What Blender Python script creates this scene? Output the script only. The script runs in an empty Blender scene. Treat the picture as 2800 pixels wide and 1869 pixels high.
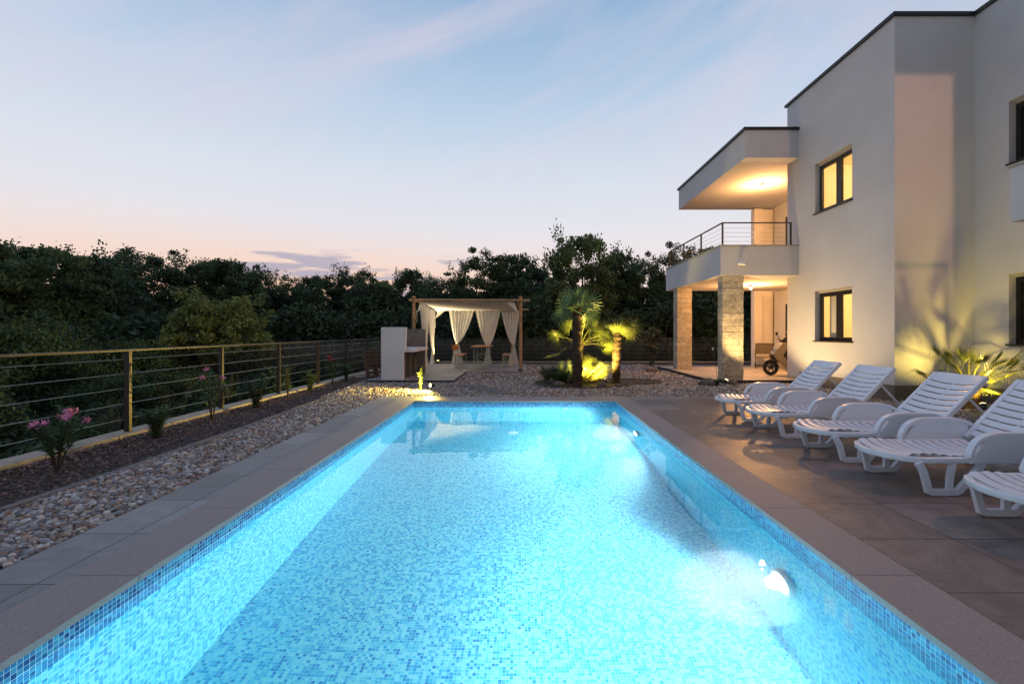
import bpy, bmesh, math, random
import numpy as np
from mathutils import Vector, Matrix
R_ = math.radians
SC = bpy.context.scene
COL = SC.collection
random.seed(7); RNG = np.random.default_rng(7)
PI = math.pi

# ------------------------------------------------------------------ materials
def mat(name):
    m = bpy.data.materials.new(name); m.use_nodes = True
    nt = m.node_tree; nt.nodes.clear()
    out = nt.nodes.new('ShaderNodeOutputMaterial')
    return m, nt, out
def N(nt, typ, **kw):
    n = nt.nodes.new('ShaderNode' + typ)
    for k, v in kw.items():
        if k.startswith('i_'):
            key = k[2:]
            key = int(key) if key.isdigit() else key.replace('_', ' ')
            n.inputs[key].default_value = v
        else: setattr(n, k, v)
    return n
def L(nt, a, b): nt.links.new(a, b)
def c4(c): return (c[0], c[1], c[2], 1.0)
def ramp(nt, stops, interp='LINEAR'):
    n = nt.nodes.new('ShaderNodeValToRGB'); r = n.color_ramp; r.interpolation = interp
    while len(r.elements) > 1: r.elements.remove(r.elements[-1])
    r.elements[0].position = stops[0][0]; r.elements[0].color = c4(stops[0][1])
    for p, c in stops[1:]:
        e = r.elements.new(p); e.color = c4(c)
    return n
def simple(name, col, rough=.5, metal=0, noise=0.0, nscale=8, bump=0, bscale=60, spec=.5, var=None):
    m, nt, out = mat(name)
    b = N(nt, 'BsdfPrincipled'); b.inputs['Roughness'].default_value = rough
    b.inputs['Metallic'].default_value = metal; b.inputs['Specular IOR Level'].default_value = spec
    tc = N(nt, 'TexCoord')
    if noise:
        nz = N(nt, 'TexNoise'); nz.inputs['Scale'].default_value = nscale; nz.inputs['Detail'].default_value = 6
        L(nt, tc.outputs['Object'], nz.inputs['Vector'])
        c2 = var if var else tuple(x * (1 - noise) for x in col)
        rp = ramp(nt, [(.3, c2), (.7, col)])
        L(nt, nz.outputs['Fac'], rp.inputs['Fac']); L(nt, rp.outputs['Color'], b.inputs['Base Color'])
    else: b.inputs['Base Color'].default_value = c4(col)
    if bump:
        nb = N(nt, 'TexNoise'); nb.inputs['Scale'].default_value = bscale; nb.inputs['Detail'].default_value = 5
        L(nt, tc.outputs['Object'], nb.inputs['Vector'])
        bp = N(nt, 'Bump'); bp.inputs['Strength'].default_value = bump; bp.inputs['Distance'].default_value = .01
        L(nt, nb.outputs['Fac'], bp.inputs['Height']); L(nt, bp.outputs['Normal'], b.inputs['Normal'])
    L(nt, b.outputs['BSDF'], out.inputs['Surface'])
    return m
def emis(name, col, s):
    m, nt, out = mat(name); e = N(nt, 'Emission'); e.inputs['Color'].default_value = c4(col); e.inputs['Strength'].default_value = s
    L(nt, e.outputs[0], out.inputs['Surface']); return m
def attr_mat(name, rough=.7, trans=0, mult=1.0, spec=.3, bump=0):
    m, nt, out = mat(name)
    a = N(nt, 'Attribute'); a.attribute_name = 'Col'
    b = N(nt, 'BsdfPrincipled'); b.inputs['Roughness'].default_value = rough; b.inputs['Specular IOR Level'].default_value = spec
    L(nt, a.outputs['Color'], b.inputs['Base Color'])
    if bump:
        tc = N(nt, 'TexCoord')
        nb = N(nt, 'TexNoise'); nb.inputs['Scale'].default_value = 120; nb.inputs['Detail'].default_value = 3
        L(nt, tc.outputs['Object'], nb.inputs['Vector'])
        bp = N(nt, 'Bump'); bp.inputs['Strength'].default_value = bump; bp.inputs['Distance'].default_value = .004
        L(nt, nb.outputs['Fac'], bp.inputs['Height']); L(nt, bp.outputs['Normal'], b.inputs['Normal'])
    if trans:
        t = N(nt, 'BsdfTranslucent'); L(nt, a.outputs['Color'], t.inputs['Color'])
        mx = N(nt, 'MixShader'); mx.inputs[0].default_value = trans
        L(nt, b.outputs[0], mx.inputs[1]); L(nt, t.outputs[0], mx.inputs[2]); L(nt, mx.outputs[0], out.inputs['Surface'])
    else: L(nt, b.outputs[0], out.inputs['Surface'])
    return m
def mosaic(name, ax):
    # 25 mm glass mosaic, random tile shades, pale grout; ax = the two object axes the wall or floor runs along
    m, nt, out = mat(name)
    tc = N(nt, 'TexCoord'); sp = N(nt, 'SeparateXYZ'); L(nt, tc.outputs['Object'], sp.inputs[0])
    cb = N(nt, 'CombineXYZ'); L(nt, sp.outputs[ax[0]], cb.inputs[0]); L(nt, sp.outputs[ax[1]], cb.inputs[1])
    sc = N(nt, 'VectorMath', operation='MULTIPLY'); sc.inputs[1].default_value = (40, 40, 40); L(nt, cb.outputs[0], sc.inputs[0])
    of = N(nt, 'VectorMath', operation='ADD'); of.inputs[1].default_value = (.37, .4, 0); L(nt, sc.outputs[0], of.inputs[0])
    fl = N(nt, 'VectorMath', operation='FLOOR'); L(nt, of.outputs[0], fl.inputs[0])
    fr = N(nt, 'VectorMath', operation='FRACTION'); L(nt, of.outputs[0], fr.inputs[0])
    wn = N(nt, 'TexWhiteNoise', noise_dimensions='2D'); L(nt, fl.outputs[0], wn.inputs['Vector'])
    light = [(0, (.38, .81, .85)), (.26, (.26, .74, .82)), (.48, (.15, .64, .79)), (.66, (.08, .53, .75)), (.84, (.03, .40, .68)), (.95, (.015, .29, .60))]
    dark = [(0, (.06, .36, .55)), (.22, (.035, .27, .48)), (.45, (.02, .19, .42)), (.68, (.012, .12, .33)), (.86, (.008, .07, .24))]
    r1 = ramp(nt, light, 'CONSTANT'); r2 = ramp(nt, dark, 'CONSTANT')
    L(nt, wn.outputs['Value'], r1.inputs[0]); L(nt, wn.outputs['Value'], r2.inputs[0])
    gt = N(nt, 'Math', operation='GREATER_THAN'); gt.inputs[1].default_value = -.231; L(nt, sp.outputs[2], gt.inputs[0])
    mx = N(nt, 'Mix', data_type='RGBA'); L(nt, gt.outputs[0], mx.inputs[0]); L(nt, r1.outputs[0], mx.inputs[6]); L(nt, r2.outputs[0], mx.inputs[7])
    s2 = N(nt, 'SeparateXYZ'); L(nt, fr.outputs[0], s2.inputs[0])
    def edge(o):
        a = N(nt, 'Math', operation='SUBTRACT'); a.inputs[1].default_value = .5; L(nt, o, a.inputs[0])
        b = N(nt, 'Math', operation='ABSOLUTE'); L(nt, a.outputs[0], b.inputs[0]); return b.outputs[0]
    mxm = N(nt, 'Math', operation='MAXIMUM'); L(nt, edge(s2.outputs[0]), mxm.inputs[0]); L(nt, edge(s2.outputs[1]), mxm.inputs[1])
    g = N(nt, 'Math', operation='GREATER_THAN'); g.inputs[1].default_value = .455; L(nt, mxm.outputs[0], g.inputs[0])
    gc = N(nt, 'Mix', data_type='RGBA'); L(nt, g.outputs[0], gc.inputs[0]); L(nt, mx.outputs[2], gc.inputs[6]); gc.inputs[7].default_value = (.62, .82, .84, 1)
    b = N(nt, 'BsdfPrincipled'); b.inputs['Roughness'].default_value = .25; L(nt, gc.outputs[2], b.inputs['Base Color'])
    L(nt, b.outputs[0], out.inputs[0]); return m
def paver(name, px, py, ox, oy, c1, c2):
    m, nt, out = mat(name)
    tc = N(nt, 'TexCoord')
    mp = N(nt, 'Mapping'); mp.inputs['Location'].default_value = (-ox / px, -oy / py, 0); mp.inputs['Scale'].default_value = (1 / px, 1 / py, 1)
    L(nt, tc.outputs['Object'], mp.inputs[0])
    fl = N(nt, 'VectorMath', operation='FLOOR'); L(nt, mp.outputs[0], fl.inputs[0])
    fr = N(nt, 'VectorMath', operation='FRACTION'); L(nt, mp.outputs[0], fr.inputs[0])
    wn = N(nt, 'TexWhiteNoise', noise_dimensions='2D'); L(nt, fl.outputs[0], wn.inputs['Vector'])
    # stone mottling, shifted on every tile
    ad = N(nt, 'VectorMath', operation='MULTIPLY_ADD'); ad.inputs[1].default_value = (7, 7, 7)
    L(nt, wn.outputs['Color'], ad.inputs[0]); L(nt, tc.outputs['Object'], ad.inputs[2])
    nz = N(nt, 'TexNoise'); nz.inputs['Scale'].default_value = 3.4; nz.inputs['Detail'].default_value = 10; nz.inputs['Roughness'].default_value = .66; nz.inputs['Distortion'].default_value = 1.2
    L(nt, ad.outputs[0], nz.inputs['Vector'])
    n2 = N(nt, 'TexNoise'); n2.inputs['Scale'].default_value = 90; n2.inputs['Detail'].default_value = 3; L(nt, tc.outputs['Object'], n2.inputs['Vector'])
    rp = ramp(nt, [(.28, c2), (.5, tuple((a + b) / 2 for a, b in zip(c1, c2))), (.74, c1)]); L(nt, nz.outputs['Fac'], rp.inputs[0])
    hs = N(nt, 'HueSaturation')
    v = N(nt, 'MapRange'); v.inputs['To Min'].default_value = .74; v.inputs['To Max'].default_value = 1.2; L(nt, wn.outputs['Value'], v.inputs[0])
    v2 = N(nt, 'MapRange'); v2.inputs['From Min'].default_value = .3; v2.inputs['From Max'].default_value = .7; v2.inputs['To Min'].default_value = .88; v2.inputs['To Max'].default_value = 1.1; L(nt, n2.outputs['Fac'], v2.inputs[0])
    vm = N(nt, 'Math', operation='MULTIPLY'); L(nt, v.outputs[0], vm.inputs[0]); L(nt, v2.outputs[0], vm.inputs[1])
    L(nt, vm.outputs[0], hs.inputs['Value']); L(nt, rp.outputs[0], hs.inputs['Color'])
    s = N(nt, 'SeparateXYZ'); L(nt, fr.outputs[0], s.inputs[0])
    def lt(o, w):
        a = N(nt, 'Math', operation='LESS_THAN'); a.inputs[1].default_value = w; L(nt, o, a.inputs[0]); return a.outputs[0]
    j = N(nt, 'Math', operation='MAXIMUM'); L(nt, lt(s.outputs[0], .009 / px), j.inputs[0]); L(nt, lt(s.outputs[1], .009 / py), j.inputs[1])
    mx = N(nt, 'Mix', data_type='RGBA'); L(nt, j.outputs[0], mx.inputs[0]); L(nt, hs.outputs[0], mx.inputs[6]); mx.inputs[7].default_value = (.02, .02, .022, 1)
    b = N(nt, 'BsdfPrincipled'); L(nt, mx.outputs[2], b.inputs['Base Color'])
    ro = N(nt, 'MapRange'); ro.inputs['To Min'].default_value = .34; ro.inputs['To Max'].default_value = .62; L(nt, nz.outputs['Fac'], ro.inputs[0]); L(nt, ro.outputs[0], b.inputs['Roughness'])
    bp = N(nt, 'Bump'); bp.inputs['Strength'].default_value = .25; bp.inputs['Distance'].default_value = .004; L(nt, n2.outputs['Fac'], bp.inputs['Height']); L(nt, bp.outputs[0], b.inputs['Normal'])
    L(nt, b.outputs[0], out.inputs[0]); return m
def gravel(name, scale, stops, bump=1.0):
    m, nt, out = mat(name); tc = N(nt, 'TexCoord')
    vo = N(nt, 'TexVoronoi'); vo.inputs['Scale'].default_value = scale; L(nt, tc.outputs['Object'], vo.inputs['Vector'])
    sp = N(nt, 'SeparateXYZ'); L(nt, vo.outputs['Color'], sp.inputs[0])
    rp = ramp(nt, stops); L(nt, sp.outputs[0], rp.inputs[0])
    dk = N(nt, 'MapRange'); dk.inputs['From Min'].default_value = .25; dk.inputs['From Max'].default_value = .75; dk.inputs['To Min'].default_value = 1; dk.inputs['To Max'].default_value = .25
    L(nt, vo.outputs['Distance'], dk.inputs[0])
    mm = N(nt, 'Mix', data_type='RGBA', blend_type='MULTIPLY'); mm.inputs[0].default_value = 1; L(nt, rp.outputs[0], mm.inputs[6]); L(nt, dk.outputs[0], mm.inputs[7])
    b = N(nt, 'BsdfPrincipled'); b.inputs['Roughness'].default_value = .85; L(nt, mm.outputs[2], b.inputs['Base Color'])
    bp = N(nt, 'Bump'); bp.invert = True; bp.inputs['Strength'].default_value = bump; bp.inputs['Distance'].default_value = .02; L(nt, vo.outputs['Distance'], bp.inputs['Height']); L(nt, bp.outputs[0], b.inputs['Normal'])
    L(nt, b.outputs[0], out.inputs[0]); return m
def stone_block(name):
    m, nt, out = mat(name); tc = N(nt, 'TexCoord'); sp = N(nt, 'SeparateXYZ'); L(nt, tc.outputs['Object'], sp.inputs[0])
    ad = N(nt, 'Math', operation='ADD'); L(nt, sp.outputs[0], ad.inputs[0]); L(nt, sp.outputs[1], ad.inputs[1])
    cb = N(nt, 'CombineXYZ'); L(nt, ad.outputs[0], cb.inputs[0]); L(nt, sp.outputs[2], cb.inputs[1])
    br = N(nt, 'TexBrick'); br.inputs['Scale'].default_value = 1; br.inputs['Brick Width'].default_value = .44; br.inputs['Row Height'].default_value = .17
    br.inputs['Mortar Size'].default_value = .002; br.inputs['Color1'].default_value = (.54, .47, .35, 1); br.inputs['Color2'].default_value = (.38, .34, .26, 1); br.inputs['Mortar'].default_value = (.2, .18, .15, 1)
    br.offset = .37
    L(nt, cb.outputs[0], br.inputs['Vector'])
    nz = N(nt, 'TexNoise'); nz.inputs['Scale'].default_value = 14; nz.inputs['Detail'].default_value = 8; L(nt, tc.outputs['Object'], nz.inputs['Vector'])
    rp = ramp(nt, [(.3, (.6, .6, .6)), (.7, (1.15, 1.15, 1.15))]); L(nt, nz.outputs[0], rp.inputs[0])
    mm = N(nt, 'Mix', data_type='RGBA', blend_type='MULTIPLY'); mm.inputs[0].default_value = 1; L(nt, br.outputs[0], mm.inputs[6]); L(nt, rp.outputs[0], mm.inputs[7])
    b = N(nt, 'BsdfPrincipled'); b.inputs['Roughness'].default_value = .85; L(nt, mm.outputs[2], b.inputs['Base Color'])
    bp = N(nt, 'Bump'); bp.inputs['Strength'].default_value = .8; bp.inputs['Distance'].default_value = .02; L(nt, nz.outputs[0], bp.inputs['Height'])
    bp2 = N(nt, 'Bump'); bp2.invert = True; bp2.inputs['Strength'].default_value = 1; bp2.inputs['Distance'].default_value = .01; L(nt, br.outputs['Fac'], bp2.inputs['Height']); L(nt, bp.outputs[0], bp2.inputs['Normal'])
    L(nt, bp2.outputs[0], b.inputs['Normal']); L(nt, b.outputs[0], out.inputs[0]); return m
def wood(name, c1, c2, scale=1, rough=.5, axis=1):
    m, nt, out = mat(name); tc = N(nt, 'TexCoord'); mp = N(nt, 'Mapping')
    s = [30 * scale] * 3; s[axis] = 2 * scale; mp.inputs['Scale'].default_value = s
    L(nt, tc.outputs['Object'], mp.inputs[0]); nz = N(nt, 'TexNoise'); nz.inputs['Detail'].default_value = 6; L(nt, mp.outputs[0], nz.inputs['Vector']); nz.inputs['Scale'].default_value = 1
    rp = ramp(nt, [(.3, c2), (.7, c1)]); L(nt, nz.outputs[0], rp.inputs[0])
    b = N(nt, 'BsdfPrincipled'); b.inputs['Roughness'].default_value = rough; L(nt, rp.outputs[0], b.inputs['Base Color'])
    L(nt, b.outputs[0], out.inputs[0]); return m
def sheer(name):
    m, nt, out = mat(name)
    d = N(nt, 'BsdfDiffuse'); d.inputs[0].default_value = (.88, .85, .78, 1)
    t = N(nt, 'BsdfTranslucent'); t.inputs[0].default_value = (.85, .80, .72, 1)
    tr = N(nt, 'BsdfTransparent')
    a = N(nt, 'MixShader'); a.inputs[0].default_value = .4; L(nt, d.outputs[0], a.inputs[1]); L(nt, t.outputs[0], a.inputs[2])
    b = N(nt, 'MixShader'); b.inputs[0].default_value = .08; L(nt, a.outputs[0], b.inputs[1]); L(nt, tr.outputs[0], b.inputs[2])
    L(nt, b.outputs[0], out.inputs[0]); return m
def pane_glass(name, tint=(1, 1, 1)):
    m, nt, out = mat(name)
    t = N(nt, 'BsdfTransparent'); t.inputs[0].default_value = c4(tint); g = N(nt, 'BsdfGlossy'); g.inputs['Roughness'].default_value = .02
    lw = N(nt, 'LayerWeight'); pw = N(nt, 'Math', operation='POWER'); pw.inputs[1].default_value = 5; L(nt, lw.outputs['Facing'], pw.inputs[0])
    f = N(nt, 'MapRange'); f.inputs['To Min'].default_value = .05; f.inputs['To Max'].default_value = .9; L(nt, pw.outputs[0], f.inputs[0]); mx = N(nt, 'MixShader')
    L(nt, f.outputs[0], mx.inputs[0]); L(nt, t.outputs[0], mx.inputs[1]); L(nt, g.outputs[0], mx.inputs[2]); L(nt, mx.outputs[0], out.inputs[0]); return m
def stucco(name, col):
    m, nt, out = mat(name); tc = N(nt, 'TexCoord')
    n1 = N(nt, 'TexNoise'); n1.inputs['Scale'].default_value = 1.1; n1.inputs['Detail'].default_value = 8; n1.inputs['Roughness'].default_value = .6; L(nt, tc.outputs['Object'], n1.inputs['Vector'])
    rp = ramp(nt, [(.3, tuple(x * .9 for x in col)), (.7, col)]); L(nt, n1.outputs[0], rp.inputs[0])
    n2 = N(nt, 'TexNoise'); n2.inputs['Scale'].default_value = 55; n2.inputs['Detail'].default_value = 5; L(nt, tc.outputs['Object'], n2.inputs['Vector'])
    b = N(nt, 'BsdfPrincipled'); b.inputs['Roughness'].default_value = .9; b.inputs['Specular IOR Level'].default_value = .15; L(nt, rp.outputs[0], b.inputs['Base Color'])
    bp = N(nt, 'Bump'); bp.inputs['Strength'].default_value = .5; bp.inputs['Distance'].default_value = .008; L(nt, n2.outputs[0], bp.inputs['Height']); L(nt, bp.outputs[0], b.inputs['Normal'])
    L(nt, b.outputs[0], out.inputs[0]); return m

M = {}
M['stucco'] = stucco('stucco', (.58, .58, .59))
M['stucco_in'] = stucco('porch_paint', (.78, .75, .72))
M['room'] = simple('room_paint', (.72, .62, .42), .9)
M['plinth'] = simple('plinth_stone', (.20, .17, .14), .7, noise=.45, nscale=5, bump=.3)
M['cap'] = simple('roof_metal', (.03, .033, .038), .45, .6)
M['frame'] = simple('anthracite_frame', (.014, .015, .017), .35, .2)
M['shutter'] = simple('shutter_box_grey', (.45, .43, .4), .5)
M['glass'] = pane_glass('window_glass')
M['stone'] = stone_block('split_stone')
M['capstone'] = simple('cap_stone', (.42, .39, .33), .6, noise=.3, nscale=20)
M['porchtile'] = paver('porch_tile', .6, .6, 5.15, 12.3, (.50, .44, .36), (.42, .36, .29))
M['deck'] = paver('deck_paver', .62, .62, 2.84, 3.0, (.27, .225, .20), (.08, .069, .065))
M['deckl'] = paver('deck_paver_left', .36, .62, -3.0, 3.08, (.28, .28, .285), (.13, .13, .135))
M['patio'] = paver('patio_paver', .62, .62, -1.89, 12.5, (.36, .33, .32), (.24, .22, .21))
M['coping'] = simple('granite_coping', (.375, .325, .305), .6, noise=.5, nscale=200, bump=.15, bscale=150)
M['edging'] = simple('edging_concrete', (.21, .19, .18), .8, noise=.3, nscale=12, bump=.3)
M['curb'] = simple('limestone_kerb', (.50, .43, .33), .85, noise=.4, nscale=9, bump=.6, bscale=25)
PEB = [(0, (.10, .075, .06)), (.2, (.22, .16, .12)), (.4, (.26, .25, .24)), (.6, (.36, .28, .20)), (.8, (.45, .42, .38)), (1, (.58, .55, .5))]
M['gravel'] = gravel('gravel_bed', 38, PEB)
M['pebblebed'] = gravel('pebble_bed', 22, [(p, tuple(x * .45 for x in c)) for p, c in PEB])
M['soil'] = gravel('lava_chips', 75, [(0, (.035, .024, .022)), (.5, (.075, .052, .048)), (1, (.13, .10, .09))])
M['bed'] = simple('bed_soil', (.085, .06, .035), .95, noise=.6, nscale=22, bump=1, bscale=60)
M['chip'] = attr_mat('stone_chips', .8)
M['pebble'] = attr_mat('river_pebbles', .55, spec=.5, bump=.3)
M['leaf'] = attr_mat('foliage', .6, .22)
M['palm'] = attr_mat('palm_leaf', .42, .3, spec=.5)
M['grass'] = attr_mat('dry_grass', .8, .3)
M['bark'] = simple('bark', (.07, .052, .038), .95, noise=.5, nscale=14, bump=1, bscale=30)
M['fibre'] = attr_mat('palm_fibre', .95)
M['field'] = simple('meadow_ground', (.03, .038, .016), 1, noise=.5, nscale=2, bump=1, bscale=12)
M['rail'] = simple('powder_coated_steel', (.045, .04, .034), .42, .35)
M['wire'] = simple('steel_wire', (.35, .33, .3), .35, .9)
M['plastic'] = simple('white_plastic', (.70, .74, .80), .3, noise=.06, nscale=3, spec=.5)
M['bamboo'] = wood('bamboo', (.40, .25, .13), (.26, .15, .075), 1, .55, 2)
M['joint'] = simple('bamboo_node', (.15, .085, .045), .6)
M['steelfoot'] = simple('post_shoe', (.05, .05, .05), .5, .6)
M['canvas'] = simple('canvas', (.80, .75, .66), .95, noise=.12, nscale=3)
M['sheer'] = sheer('sheer_voile')
M['rope'] = simple('cord', (.6, .55, .45), .9)
M['pine'] = wood('varnished_pine', (.48, .22, .075), (.33, .13, .04), 1, .4, 1)
M['pallet'] = wood('pallet_wood', (.20, .11, .06), (.10, .055, .03), 1, .85, 1)
M['green'] = simple('mint_green_steel', (.35, .48, .38), .45, .2)
M['bbqw'] = stucco('white_render', (.76, .74, .73))
M['bbqg'] = simple('grey_concrete', (.20, .175, .155), .85, noise=.3, nscale=6, bump=.3)
M['brick'] = simple('fire_brick', (.42, .24, .13), .85, noise=.3, nscale=10)
M['tyre'] = simple('tyre_rubber', (.018, .018, .018), .8)
M['scoot'] = simple('champagne_paint', (.34, .30, .22), .28, .45, spec=.6)
M['chrome'] = simple('polished_metal', (.6, .6, .6), .2, 1)
M['black'] = simple('black_plastic', (.02, .02, .02), .4)
M['mesh'] = simple('textilene', (.09, .07, .05), .7)
M['brown'] = simple('brown_steel', (.06, .04, .03), .4, .4)
M['rock'] = simple('garden_rock', (.17, .14, .11), .9, noise=.5, nscale=8, bump=1, bscale=14)
M['lampoff'] = simple('lamp_white', (.8, .8, .78), .4)
M['warm'] = emis('warm_bulb', (1, .72, .38), 16)
M['yellow'] = emis('garden_bulb', (1, .72, .26), 14)
M['poolbulb'] = emis('pool_bulb', (.85, .97, 1), 25)
M['petal'] = simple('pink_petals', (.62, .16, .36), .7, noise=.5, nscale=40, var=(.78, .38, .55))
M['petalr'] = simple('crimson_petals', (.45, .02, .07), .7)
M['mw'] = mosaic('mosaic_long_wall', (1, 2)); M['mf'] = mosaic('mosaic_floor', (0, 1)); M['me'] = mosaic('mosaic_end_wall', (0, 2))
M['inlet'] = simple('inlet_plastic', (.85, .88, .88), .3)

# ------------------------------------------------------------------ mesh helpers
class MB:
    def __init__(s): s.v = []; s.f = []; s.c = []; s.col = None
    def add(s, vs, fs):
        o = len(s.v); s.v += [tuple(v) for v in vs]; s.f += [tuple(i + o for i in f) for f in fs]
        s.c += [s.col or (1, 1, 1)] * len(vs)
    def box(s, x0, x1, y0, y1, z0, z1, mx=None):
        vs = [Vector(p) for p in ((x0, y0, z0), (x1, y0, z0), (x1, y1, z0), (x0, y1, z0), (x0, y0, z1), (x1, y0, z1), (x1, y1, z1), (x0, y1, z1))]
        if mx: vs = [mx @ v for v in vs]
        s.add(vs, [(0, 3, 2, 1), (4, 5, 6, 7), (0, 1, 5, 4), (1, 2, 6, 5), (2, 3, 7, 6), (3, 0, 4, 7)])
    def prism(s, pts, a0, a1, ax='y', mx=None):
        # closed outline pts (2D) swept along an axis
        n = len(pts)
        def P(p, a): return {'y': (p[0], a, p[1]), 'x': (a, p[0], p[1]), 'z': (p[0], p[1], a)}[ax]
        vs = [Vector(P(p, a0)) for p in pts] + [Vector(P(p, a1)) for p in pts]
        if mx: vs = [mx @ v for v in vs]
        s.add(vs, [tuple(range(n - 1, -1, -1)), tuple(range(n, 2 * n))] + [(i, (i + 1) % n, n + (i + 1) % n, n + i) for i in range(n)])
    def ribbon(s, path, w, a0, a1, ax='y', mx=None):
        # a flat bar of thickness w that follows an open 2D path, swept along an axis
        P = [Vector((p[0], p[1])) for p in path]; up = []; dn = []
        for i, p in enumerate(P):
            d = (P[min(i + 1, len(P) - 1)] - P[max(i - 1, 0)]); d.normalize(); n = Vector((-d.y, d.x)) * w / 2
            up.append(p + n); dn.append(p - n)
        def Q(p, a): return {'y': (p[0], a, p[1]), 'x': (a, p[0], p[1]), 'z': (p[0], p[1], a)}[ax]
        vs = []
        for a in (a0, a1):
            for i in range(len(P)): vs += [Vector(Q(up[i], a)), Vector(Q(dn[i], a))]
        if mx: vs = [mx @ v for v in vs]
        m = 2 * len(P); fs = []
        for i in range(len(P) - 1):
            a, b, c, d = 2 * i, 2 * i + 1, 2 * i + 3, 2 * i + 2
            fs += [(a, d, c, b), (m + a, m + b, m + c, m + d), (a, m + a, m + d, d), (b, c, m + c, m + b)]
        fs += [(0, 1, m + 1, m), (m - 2, 2 * m - 2, 2 * m - 1, m - 1)]
        s.add(vs, fs)
    def tube(s, path, r, n=8, cap=True):
        P = [Vector(p) for p in path]; rr = r if isinstance(r, (list, tuple)) else [r] * len(P)
        t0 = (P[1] - P[0]).normalized(); up = Vector((0, 0, 1)) if abs(t0.z) < .9 else Vector((1, 0, 0))
        a = t0.cross(up).normalized(); vs = []
        for i, p in enumerate(P):
            t = (P[min(i + 1, len(P) - 1)] - P[max(i - 1, 0)]).normalized()
            a = (a - t * a.dot(t)).normalized(); b = t.cross(a)
            for k in range(n):
                th = 2 * PI * k / n; vs.append(p + (a * math.cos(th) + b * math.sin(th)) * rr[i])
        fs = []
        for i in range(len(P) - 1):
            for k in range(n):
                k2 = (k + 1) % n; fs.append((i * n + k, i * n + k2, (i + 1) * n + k2, (i + 1) * n + k))
        if cap: fs += [tuple(range(n - 1, -1, -1)), tuple((len(P) - 1) * n + k for k in range(n))]
        s.add(vs, fs)
    def ball(s, c, r, n=10, m=6, sc=(1, 1, 1)):
        vs = []; fs = []
        for i in range(m + 1):
            th = PI * i / m
            for k in range(n):
                ph = 2 * PI * k / n
                vs.append((c[0] + r * sc[0] * math.sin(th) * math.cos(ph), c[1] + r * sc[1] * math.sin(th) * math.sin(ph), c[2] + r * sc[2] * math.cos(th)))
        for i in range(m):
            for k in range(n):
                fs.append((i * n + k, (i + 1) * n + k, (i + 1) * n + (k + 1) % n, i * n + (k + 1) % n))
        s.add(vs, fs)
    def ring(s, c, R, r, axis='y', n=28, m=8):
        pts = []
        for i in range(n + 1):
            t = 2 * PI * i / n; a, b = R * math.cos(t), R * math.sin(t)
            pts.append({'y': (c[0] + a, c[1], c[2] + b), 'x': (c[0], c[1] + a, c[2] + b), 'z': (c[0] + a, c[1] + b, c[2])}[axis])
        s.tube(pts, r, m, cap=False)
    def grid(s, fn, nu, nv):
        vs = [fn(i / nu, j / nv) for j in range(nv + 1) for i in range(nu + 1)]
        fs = [(j * (nu + 1) + i, j * (nu + 1) + i + 1, (j + 1) * (nu + 1) + i + 1, (j + 1) * (nu + 1) + i) for j in range(nv) for i in range(nu)]
        s.add(vs, fs)
    def build(s, name, m, parent=None, smooth=False, bevel=0, colors=False, origin=None):
        me = bpy.data.meshes.new(name); vs = s.v
        if origin is not None: vs = [(v[0] - origin[0], v[1] - origin[1], v[2] - origin[2]) for v in vs]
        me.from_pydata(vs, [], s.f); me.materials.append(m)
        if colors:
            ca = me.color_attributes.new('Col', 'FLOAT_COLOR', 'POINT')
            ca.data.foreach_set('color', np.array([(c[0], c[1], c[2], 1) for c in s.c], dtype=np.float32).ravel())
        if smooth:
            me.polygons.foreach_set('use_smooth', [True] * len(me.polygons))
        me.update()
        o = bpy.data.objects.new(name, me); COL.objects.link(o)
        if origin is not None: o.location = origin
        if parent: o.parent = parent
        if bevel:
            b = o.modifiers.new('bevel', 'BEVEL'); b.width = bevel; b.segments = 2; b.limit_method = 'ANGLE'; b.angle_limit = R_(40)
            if not smooth: me.polygons.foreach_set('use_smooth', [True] * len(me.polygons))
            w = o.modifiers.new('wn', 'WEIGHTED_NORMAL'); w.keep_sharp = True
        return o
def np_mesh(name, verts, faces, cols, m, parent=None, smooth=False):
    me = bpy.data.meshes.new(name); nf, k = faces.shape
    me.vertices.add(len(verts)); me.vertices.foreach_set('co', verts.astype(np.float32).ravel())
    me.loops.add(nf * k); me.loops.foreach_set('vertex_index', faces.astype(np.int32).ravel())
    me.polygons.add(nf); me.polygons.foreach_set('loop_start', np.arange(0, nf * k, k, dtype=np.int32))
    if smooth: me.polygons.foreach_set('use_smooth', np.ones(nf, dtype=bool))
    me.update(calc_edges=True)
    ca = me.color_attributes.new('Col', 'FLOAT_COLOR', 'POINT')
    ca.data.foreach_set('color', np.concatenate([cols, np.ones((len(cols), 1))], 1).astype(np.float32).ravel())
    me.materials.append(m)
    o = bpy.data.objects.new(name, me); COL.objects.link(o)
    if parent: o.parent = parent
    return o
def tag(o, label=None, cat=None, group=None, kind=None):
    if label: o['label'] = label
    if cat: o['category'] = cat
    if group: o['group'] = group
    if kind: o['kind'] = kind
    return o
def thing(name, label, cat, loc=(0, 0, 0), rz=0, group=None):
    o = bpy.data.objects.new(name, None); COL.objects.link(o); o.location = loc; o.rotation_euler = (0, 0, rz)
    o.empty_display_size = .2
    return tag(o, label, cat, group)
def copy_tree(o, parent=None):
    c = o.copy(); COL.objects.link(c)
    if parent: c.parent = parent
    for ch in list(o.children): copy_tree(ch, c)
    return c
def structure(name, mb, m, **kw): return tag(mb.build(name, m, **kw), kind='structure')

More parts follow.
